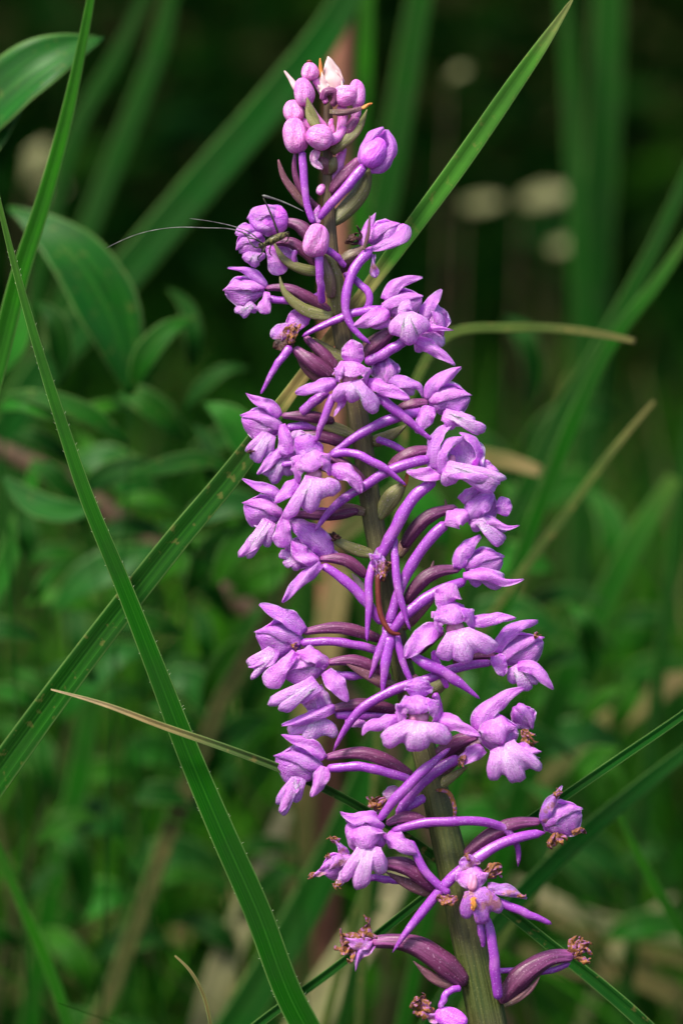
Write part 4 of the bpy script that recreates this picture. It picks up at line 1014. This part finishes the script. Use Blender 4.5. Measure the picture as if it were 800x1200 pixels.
bg('blurred thin dim upright blade left of the wide teal one', [(676, 300), (672, 180), (666, 60), (660, -20)], [10, 10, 9, 7], 'blade_dim', -2500)
bg('blurred green blade curving down from the right edge', [(560, 680), (600, 605), (650, 500), (712, 392), (762, 298), (812, 190)], [9, 10, 11, 10, 9, 7], 'blade_dim', -1000)
bg('blurred narrow bright blade crossing beside the right edge blade', [(660, 520), (720, 395), (770, 330), (815, 262)], [9, 8, 7, 5], 'blade', -800)
bg('blurred thin olive blade with dry tip lying level beside the open flowers', [(470, 560), (482, 460), (525, 393), (600, 384), (680, 388), (744, 400)], [5, 5, 5.5, 5.5, 5, 3.5], 'blade_olive', -420)
bg('blurred yellowish dry stem slanting up to the right', [(560, 745), (610, 672), (660, 606), (708, 540), (766, 470)], [5, 5.5, 5.5, 4.5, 2], 'blade_olive', -600, 'dry_grass', 'dry grass')
bg('blurred pale dry blade end right of the flowers', [(500, 552), (545, 536), (590, 540), (632, 553)], [11, 11, 10, 7], 'straw', -900)
bg('blurred dark broad blade low behind the orchid stem', [(240, 1260), (300, 1165), (360, 1060), (415, 945), (450, 840)], [22, 22, 21, 18, 10], 'blade_dark', -900)
bg('blurred straw coloured upright blade behind the middle of the stem', [(350, 1110), (350, 980), (362, 850), (385, 740), (400, 665)], [15, 16, 17, 17, 12], 'straw', -1500)
bg('blurred pale straw blade low on the left of the stem', [(225, 1260), (262, 1130), (300, 1040), (335, 950)], [18, 18, 16, 9], 'straw_pale', -1300)
bg('blurred pale greenish straw blade at the bottom left of the stem', [(330, 1260), (385, 1160), (430, 1090), (480, 1010)], [24, 24, 22, 12], 'straw_pale', -1100)
bg('blurred straw blade lying across the lower right', [(840, 1112), (770, 1092), (700, 1080), (640, 1052), (600, 1030)], [9, 10, 10, 8, 4], 'straw_pale', -1700)
bg('blurred yellow straw blade lowest of those lying at lower right', [(850, 1205), (790, 1166), (730, 1140), (650, 1130), (610, 1112)], [13, 14, 13, 11, 5], 'straw', -1500)
bg('blurred dull straw blade between the lying straw blades', [(850, 1150), (780, 1120), (715, 1108), (660, 1084), (630, 1060)], [7, 8, 8, 6, 3], 'straw', -1900)
bg('blurred short pale straw blade crossing the lying ones', [(690, 1180), (712, 1130), (742, 1088), (790, 1050)], [7, 7, 6, 3], 'straw_pale', -1800)
bg('blurred thin green blade at the right below the sedge stalk', [(830, 1160), (800, 1095), (762, 1030), (726, 958)], [6, 6, 6, 3], 'blade_light', -600)
bg('blurred teal blade running parallel under the sedge stalk', [(560, 1110), (620, 1040), (680, 982), (742, 930), (810, 876)], [10, 11, 11, 10, 8], 'blade_teal', -450)
bg('blurred yellow green blade behind the lower right flower', [(570, 1130), (592, 1090), (622, 1048), (655, 985)], [8, 8, 8, 5], 'blade_olive', -500)
bg('blurred greyish straw blade at the right edge', [(640, 900), (690, 866), (745, 828), (820, 778)], [17, 17, 15, 10], 'straw', -1700)
bg('blurred thin green blade in the lower left corner', [(80, 1200), (56, 1130), (28, 1066), (-6, 985)], [7, 7, 6, 4], 'blade_light', -550)
bg('blurred broad green blade at the lower left', [(105, 1260), (130, 1150), (165, 1060), (205, 950)], [17, 16, 15, 8], 'blade', -1200)
bg('blurred pale green blade at the left edge', [(-30, 740), (0, 680), (28, 600), (44, 540)], [13, 13, 11, 6], 'leaf_pale', -900)
bg('blurred green blade left of the hairy blade', [(60, 1050), (95, 900), (110, 790), (112, 690)], [13, 13, 12, 6], 'blade', -1300)
bg('blurred light blade at right of the lowest flowers', [(770, 1010), (740, 960), (700, 900), (660, 860)], [9, 9, 8, 5], 'blade_dim', -1900)
bg('blurred pale green blade behind the middle right flowers', [(660, 800), (700, 720), (740, 640), (790, 560)], [15, 15, 14, 9], 'blade', -1300)
bg('blurred dark green blade at the middle right edge', [(770, 800), (785, 690), (795, 590), (810, 480)], [8, 8, 7, 4], 'blade_dim', -1300)

def stalk(name, label, pts, r, mat, z, cat='stalk', root=True):
    p = pz(pts, z)
    if root:
        p = rooted(p) + p
    o = build(name, tube(p, r, m=60, k=10), M[mat], origin=PW(np.array(p[0], float)))
    tag(o, label, cat)
    return o
stalk('dry_stalk', 'blurred reddish brown dry stalk rising behind the orchid tip', [(392, 420), (396, 240), (399, 100), (403, -40)], [15, 15, 16, 16], 'reddish', -1500)
stalk('brown_branch', 'blurred brown fallen branch sloping through the leaves at left', [(380, 790), (300, 722), (212, 664), (130, 602), (60, 556), (-20, 520), (-90, 500)], [9, 11, 12, 13, 14, 13, 12], 'twig', -1300, 'branch')

# leafy shoots: a stalk with broad willow-like leaves
def shoot(label, line, r, leaves, z, mat='leaf'):
    p = pz(line, z)
    full = rooted(p) + p
    e = empty('leafy_shoot', PW(np.array(full[0], float)))
    tag(e, label, 'shoot', 'leafy shoots behind the orchid')
    build('stalk', tube(full, [x * .4 for x in r], m=40, k=8), M['leaf_dark'], e)
    for lf in leaves:
        pts, wd = lf[0], lf[1]
        mt = lf[2] if len(lf) > 2 else mat
        n = lf[3] if len(lf) > 3 else (0, .4, 1)
        q = pz(pts, z)
        g = petal_grid(q, wd, n=n, pr='leaf', cup=-.55, m=26, k=9, rough=wd * .05, seed=int(pts[0][0]) + 400)
        build('leaf', slab(PW(g), 3 * S), M[mt], e)
shoot('broad blue green leaf on a shoot entering at the upper left corner', [(-70, 520), (-62, 330), (-50, 190)], [5, 5, 4],
      [([(-50, 190), (-5, 120, 20), (50, 75, 30), (122, 44, 10)], 40, 'leaf', (-.1, .45, .9)), ([(-55, 240), (-40, 200, 10), (0, 150, 10), (30, 120, 0)], 22)], -380)
shoot('leafy shoot with one long drooping leaf behind the slim upright blade', [(140, 700), (150, 560), (153, 462)], [5, 5, 4],
      [([(153, 462), (128, 370, 25), (82, 295, 35), (10, 243, 10)], 42, 'leaf', (.15, .3, .95)), ([(155, 460), (172, 415, 20), (196, 388, 20), (230, 372, 5)], 16, 'leaf_mid'),
       ([(150, 520), (110, 490, 20), (60, 470, 20), (0, 462, 0)], 14, 'leaf_mid'), ([(150, 560), (200, 545, 20), (240, 540, 20), (280, 560, 0)], 13, 'leaf_mid')], -700)
shoot('leafy shoot with pale leaves at the left edge', [(10, 620), (5, 520), (-5, 440)], [5, 5, 4],
      [([(-5, 440), (10, 410, 10), (20, 380, 10), (24, 340, 0)], 22, 'leaf_pale'), ([(0, 480), (30, 470, 10), (60, 480, 10), (95, 492, 0)], 16, 'leaf_pale'), ([(5, 560), (40, 590, 10), (80, 600, 10), (120, 590, 0)], 18)], -700)
shoot('leafy shoot with a pale bluish leaf left of the middle flowers', [(330, 760), (318, 640), (305, 560)], [5, 4, 4],
      [([(305, 560), (290, 520, 15), (268, 490, 15), (238, 472, 0)], 22, 'leaf_pale'), ([(315, 600), (280, 590, 15), (240, 600, 15), (205, 630, 0)], 20), ([(320, 640), (300, 620, 5), (270, 650, 10), (250, 690, 0)], 18, 'leaf_yellow')], -800)
shoot('leafy shoot seen between the yellowed blade and the branch', [(170, 860), (180, 720), (185, 600)], [6, 5, 4],
      [([(185, 600), (150, 560, 20), (120, 540, 20), (80, 545, 0)], 26), ([(184, 640), (140, 660, 20), (100, 680, 20), (60, 720, 0)], 24), ([(182, 680), (230, 650, 20), (260, 660, 20), (290, 700, 0)], 24, 'leaf_yellow'), ([(178, 760), (130, 770, 20), (100, 800, 20), (70, 850, 0)], 22), ([(176, 800), (220, 800, 20), (250, 830, 20), (270, 870, 0)], 22)], -1150)
shoot('leafy shoot with pale leaves behind the right hand flowers', [(520, 900), (530, 760), (525, 640)], [6, 5, 4],
      [([(525, 640), (500, 600, 20), (480, 570, 20), (470, 530, 0)], 24, 'leaf_pale'), ([(527, 680), (560, 660, 20), (600, 655, 20), (650, 670, 0)], 24, 'leaf_pale'), ([(528, 720), (490, 700, 20), (470, 680, 20), (440, 690, 0)], 22, 'leaf_yellow'), ([(530, 740), (570, 720, 20), (610, 720, 20), (660, 750, 0)], 22)], -1150)
shoot('leafy shoot half hidden low at the right of the stem', [(640, 1160), (620, 1000), (610, 860)], [6, 5, 4],
      [([(610, 860), (590, 830, 20), (560, 800, 20), (520, 790, 0)], 24), ([(612, 900), (650, 870, 20), (690, 860, 20), (730, 880, 0)], 24), ([(618, 980), (560, 960, 20), (530, 970, 20), (490, 1000, 0)], 26, 'leaf_pale'), ([(622, 1010), (660, 990, 20), (700, 1000, 20), (740, 1040, 0)], 24)], -1400)
shoot('leafy shoot in the lower left background', [(150, 1240), (155, 1100), (150, 980)], [6, 5, 4],
      [([(150, 980), (120, 960, 20), (90, 960, 20), (50, 980, 0)], 26, 'leaf'), ([(152, 1020), (190, 1000, 20), (230, 1010, 20), (270, 1050, 0)], 24), ([(153, 1060), (130, 1050, 20), (100, 1060, 20), (70, 1090, 0)], 24, 'leaf_pale'), ([(150, 900), (165, 880, 20), (190, 880, 20), (220, 900, 0)], 22, 'leaf_pale')], -1350)

def rand_shoot(x, y, z, n, L, seed, label):
    r = random.Random(seed)
    dx = r.uniform(-50, 50)
    line = [(x + dx, y + 230), (x + dx * .5 + r.uniform(-10, 10), y + 110), (x, y)]
    pts = cr(np.array(line, float), 24)
    lv = []
    for i in range(n):
        t = 1 - i / n * .9
        px, py = pts[int(t * 23)]
        sg = 1 if i % 2 else -1
        a = r.uniform(-.25, .95) if i else 1.3
        l = L * r.uniform(.7, 1.2)
        ex, ey = px + sg * math.cos(a) * l, py - math.sin(a) * l
        lv.append(([(px, py), (px + sg * math.cos(a + .35) * l * .4, py - math.sin(a + .35) * l * .4, 25), (px + sg * math.cos(a + .2) * l * .75, py - math.sin(a + .2) * l * .75, r.uniform(0, 50)), (ex, ey, r.uniform(-30, 30))],
                   l * r.uniform(.12, .19), r.choice(('leaf_dark', 'leaf_mid', 'leaf_dark', 'leaf_mid', 'leaf_yellow')), (r.uniform(-.5, .5), r.uniform(.1, .8), 1)))
    shoot(label, line, [3, 2.6, 2], lv, z)
SH = [(70, 450, -800, 5, 92, 'leafy shoot whose top reaches the long drooping leaf'), (222, 430, -1000, 5, 96, 'leafy shoot between the drooping leaf and the upper flowers'),
      (100, 590, -1200, 6, 104, 'leafy shoot behind the hairy blade above the brown branch'), (245, 570, -850, 5, 88, 'leafy shoot beside the left flowers above the yellowed blade'),
      (30, 660, -900, 5, 92, 'leafy shoot under the brown branch at the picture border'), (268, 660, -1200, 6, 100, 'leafy shoot below the end of the brown branch'),
      (90, 800, -1400, 6, 108, 'leafy shoot in the angle between the two crossing blades'), (240, 780, -1000, 5, 92, 'leafy shoot above the dry tipped blade beside the left flowers'),
      (265, 950, -1300, 5, 96, 'leafy shoot beside the pale straw blades left of the stem'), (50, 940, -1100, 5, 90, 'leafy shoot under the lower end of the yellowed blade'),
      (610, 660, -1200, 5, 96, 'leafy shoot beside the foot of the yellowish dry stem'), (715, 690, -1500, 6, 108, 'leafy shoot right of the yellowish dry stem'),
      (560, 820, -1400, 5, 96, 'leafy shoot behind the lower right flowers'), (690, 800, -1000, 5, 90, 'leafy shoot above the sedge stalk'),
      (620, 480, -1700, 5, 104, 'leafy shoot behind the wide upright teal blade'), (720, 970, -1300, 5, 96, 'leafy shoot between the sedge stalk and the straw blades'),
      (480, 870, -1500, 5, 96, 'leafy shoot showing through the gaps beside the stem'), (95, 1080, -1200, 5, 94, 'leafy shoot near the tan dead leaves')]
for i, a in enumerate(SH):
    rand_shoot(*a[:5], 900 + i, a[5])

# pale dead leaves caught in the grass far behind: the soft round spots
def dead_leaf(label, x, y, r, z, ang=20, mat='leaf_dead'):
    a = math.radians(ang)
    q = [(x - math.cos(a) * r, y + math.sin(a) * r, z), (x, y, z + 12), (x + math.cos(a) * r, y - math.sin(a) * r, z)]
    g = petal_grid(q, r * .62, n=(0, .7, .7), pr='round', cup=.6, rough=2.5, seed=int(x), m=12, k=7)
    e = build('dead_leaf', slab(PW(g), 3 * S), M[mat])
    tag(e, label, 'dead leaf', 'pale dead leaves caught in the background')
    # its own dry stalk down to the soil
    a0 = (q[0][0], q[0][1], q[0][2])
    line = [a0, (a0[0] - 3, a0[1] + 60, z)][::-1]
    p = rooted(line) + line
    build('stalk', tube(p, 1.5, m=24, k=6), M['twig'], e)
dead_leaf('pale dead leaf blurred to a spot beside the slim upright blade', 42, 188, 26, -4200, 60)
dead_leaf('pale dead leaf just below the other one by the slim upright blade', 62, 222, 16, -4200, 10)
dead_leaf('pale dead leaf blurred to a round spot right of the yellowed blade', 566, 235, 22, -5000, 5)
dead_leaf('elongated pale dead leaf beside the wide upright teal blade', 640, 226, 30, -5000, 10)
dead_leaf('greyish dead leaf below the elongated one', 660, 286, 16, -4600, 10)
dead_leaf('small tan dead leaf low at the left', 80, 1137, 20, -2600, 10, 'straw')
dead_leaf('tan dead leaf behind the hairy blade low on the left', 205, 1094, 20, -2600, -10, 'straw')
dead_leaf('tan dead leaf in the bottom left corner', 22, 1160, 18, -2600, 30, 'straw')
dead_leaf('faint dead leaf at the upper right', 536, 84, 12, -4000, 30)

# ------------------------------------------------------------------ the bush cricket nymph on the upper left flowers
ins = empty('bush_cricket', PW(np.array([318, 282, 40.])))
tag(ins, 'tiny speckled cricket with very long thread feelers on the upper left buds', 'insect')
build('body', tube([(309, 287, 38), (318, 282, 42), (328, 277, 40), (339, 273, 34)], [2.5, 4.6, 4.4, 2], m=18, k=12, ribs=1, ribd=.05), M['insect'], ins)
hd = build('head', bud((307, 288), 4.2, 3.8, 200, 40, 2, .05, 0, k=12, m=10), M['insect'], ins)
for e in ((304, 286, 45), (309, 293, 45)):
    build('eye', bud(e[:2], 1.6, 1.6, 90, e[2], 2, .02, 0, k=8, m=6), M['black'], hd)
build('antenna', tube([(304, 284, 42), (290, 275, 44), (277, 270, 44), (240, 267, 40), (200, 267, 34), (163, 274, 26), (124, 291, 18)], [.9, .7, .55, .5, .42, .36, .25], m=50, k=6), M['antenna'], ins)
build('antenna', tube([(305, 283, 42), (292, 272, 44), (276, 266, 44), (250, 260, 42), (222, 256, 38)], [.9, .6, .5, .38, .22], m=40, k=6), M['antenna'], ins)
for q in ([(309, 286, 44), (298, 280, 48), (292, 279, 44), (283, 270, 40)], [(309, 288, 44), (300, 290, 48), (294, 285, 46), (290, 277, 42)], [(312, 288, 44), (306, 298, 46), (302, 302, 44), (304, 306, 40)], [(318, 286, 42), (316, 296, 46), (319, 300, 42)], [(330, 276, 38), (338, 272, 38), (337, 281, 36), (333, 285, 34)]):
    build('leg', tube(q, [1.0, .8, .7, .5], m=16, k=6), M['black'], ins)
lg = build('leg', tube([(326, 274, 36), (318, 252, 34), (308, 231, 32)], [1.7, 1.1, .9], m=16, k=6), M['black'], ins)
build('shin', tube([(307, 229, 32), (311, 230, 32), (330, 236, 32), (356, 248, 30)], [1.9, 1.2, .9, .5], m=24, k=6), M['antenna'], lg)
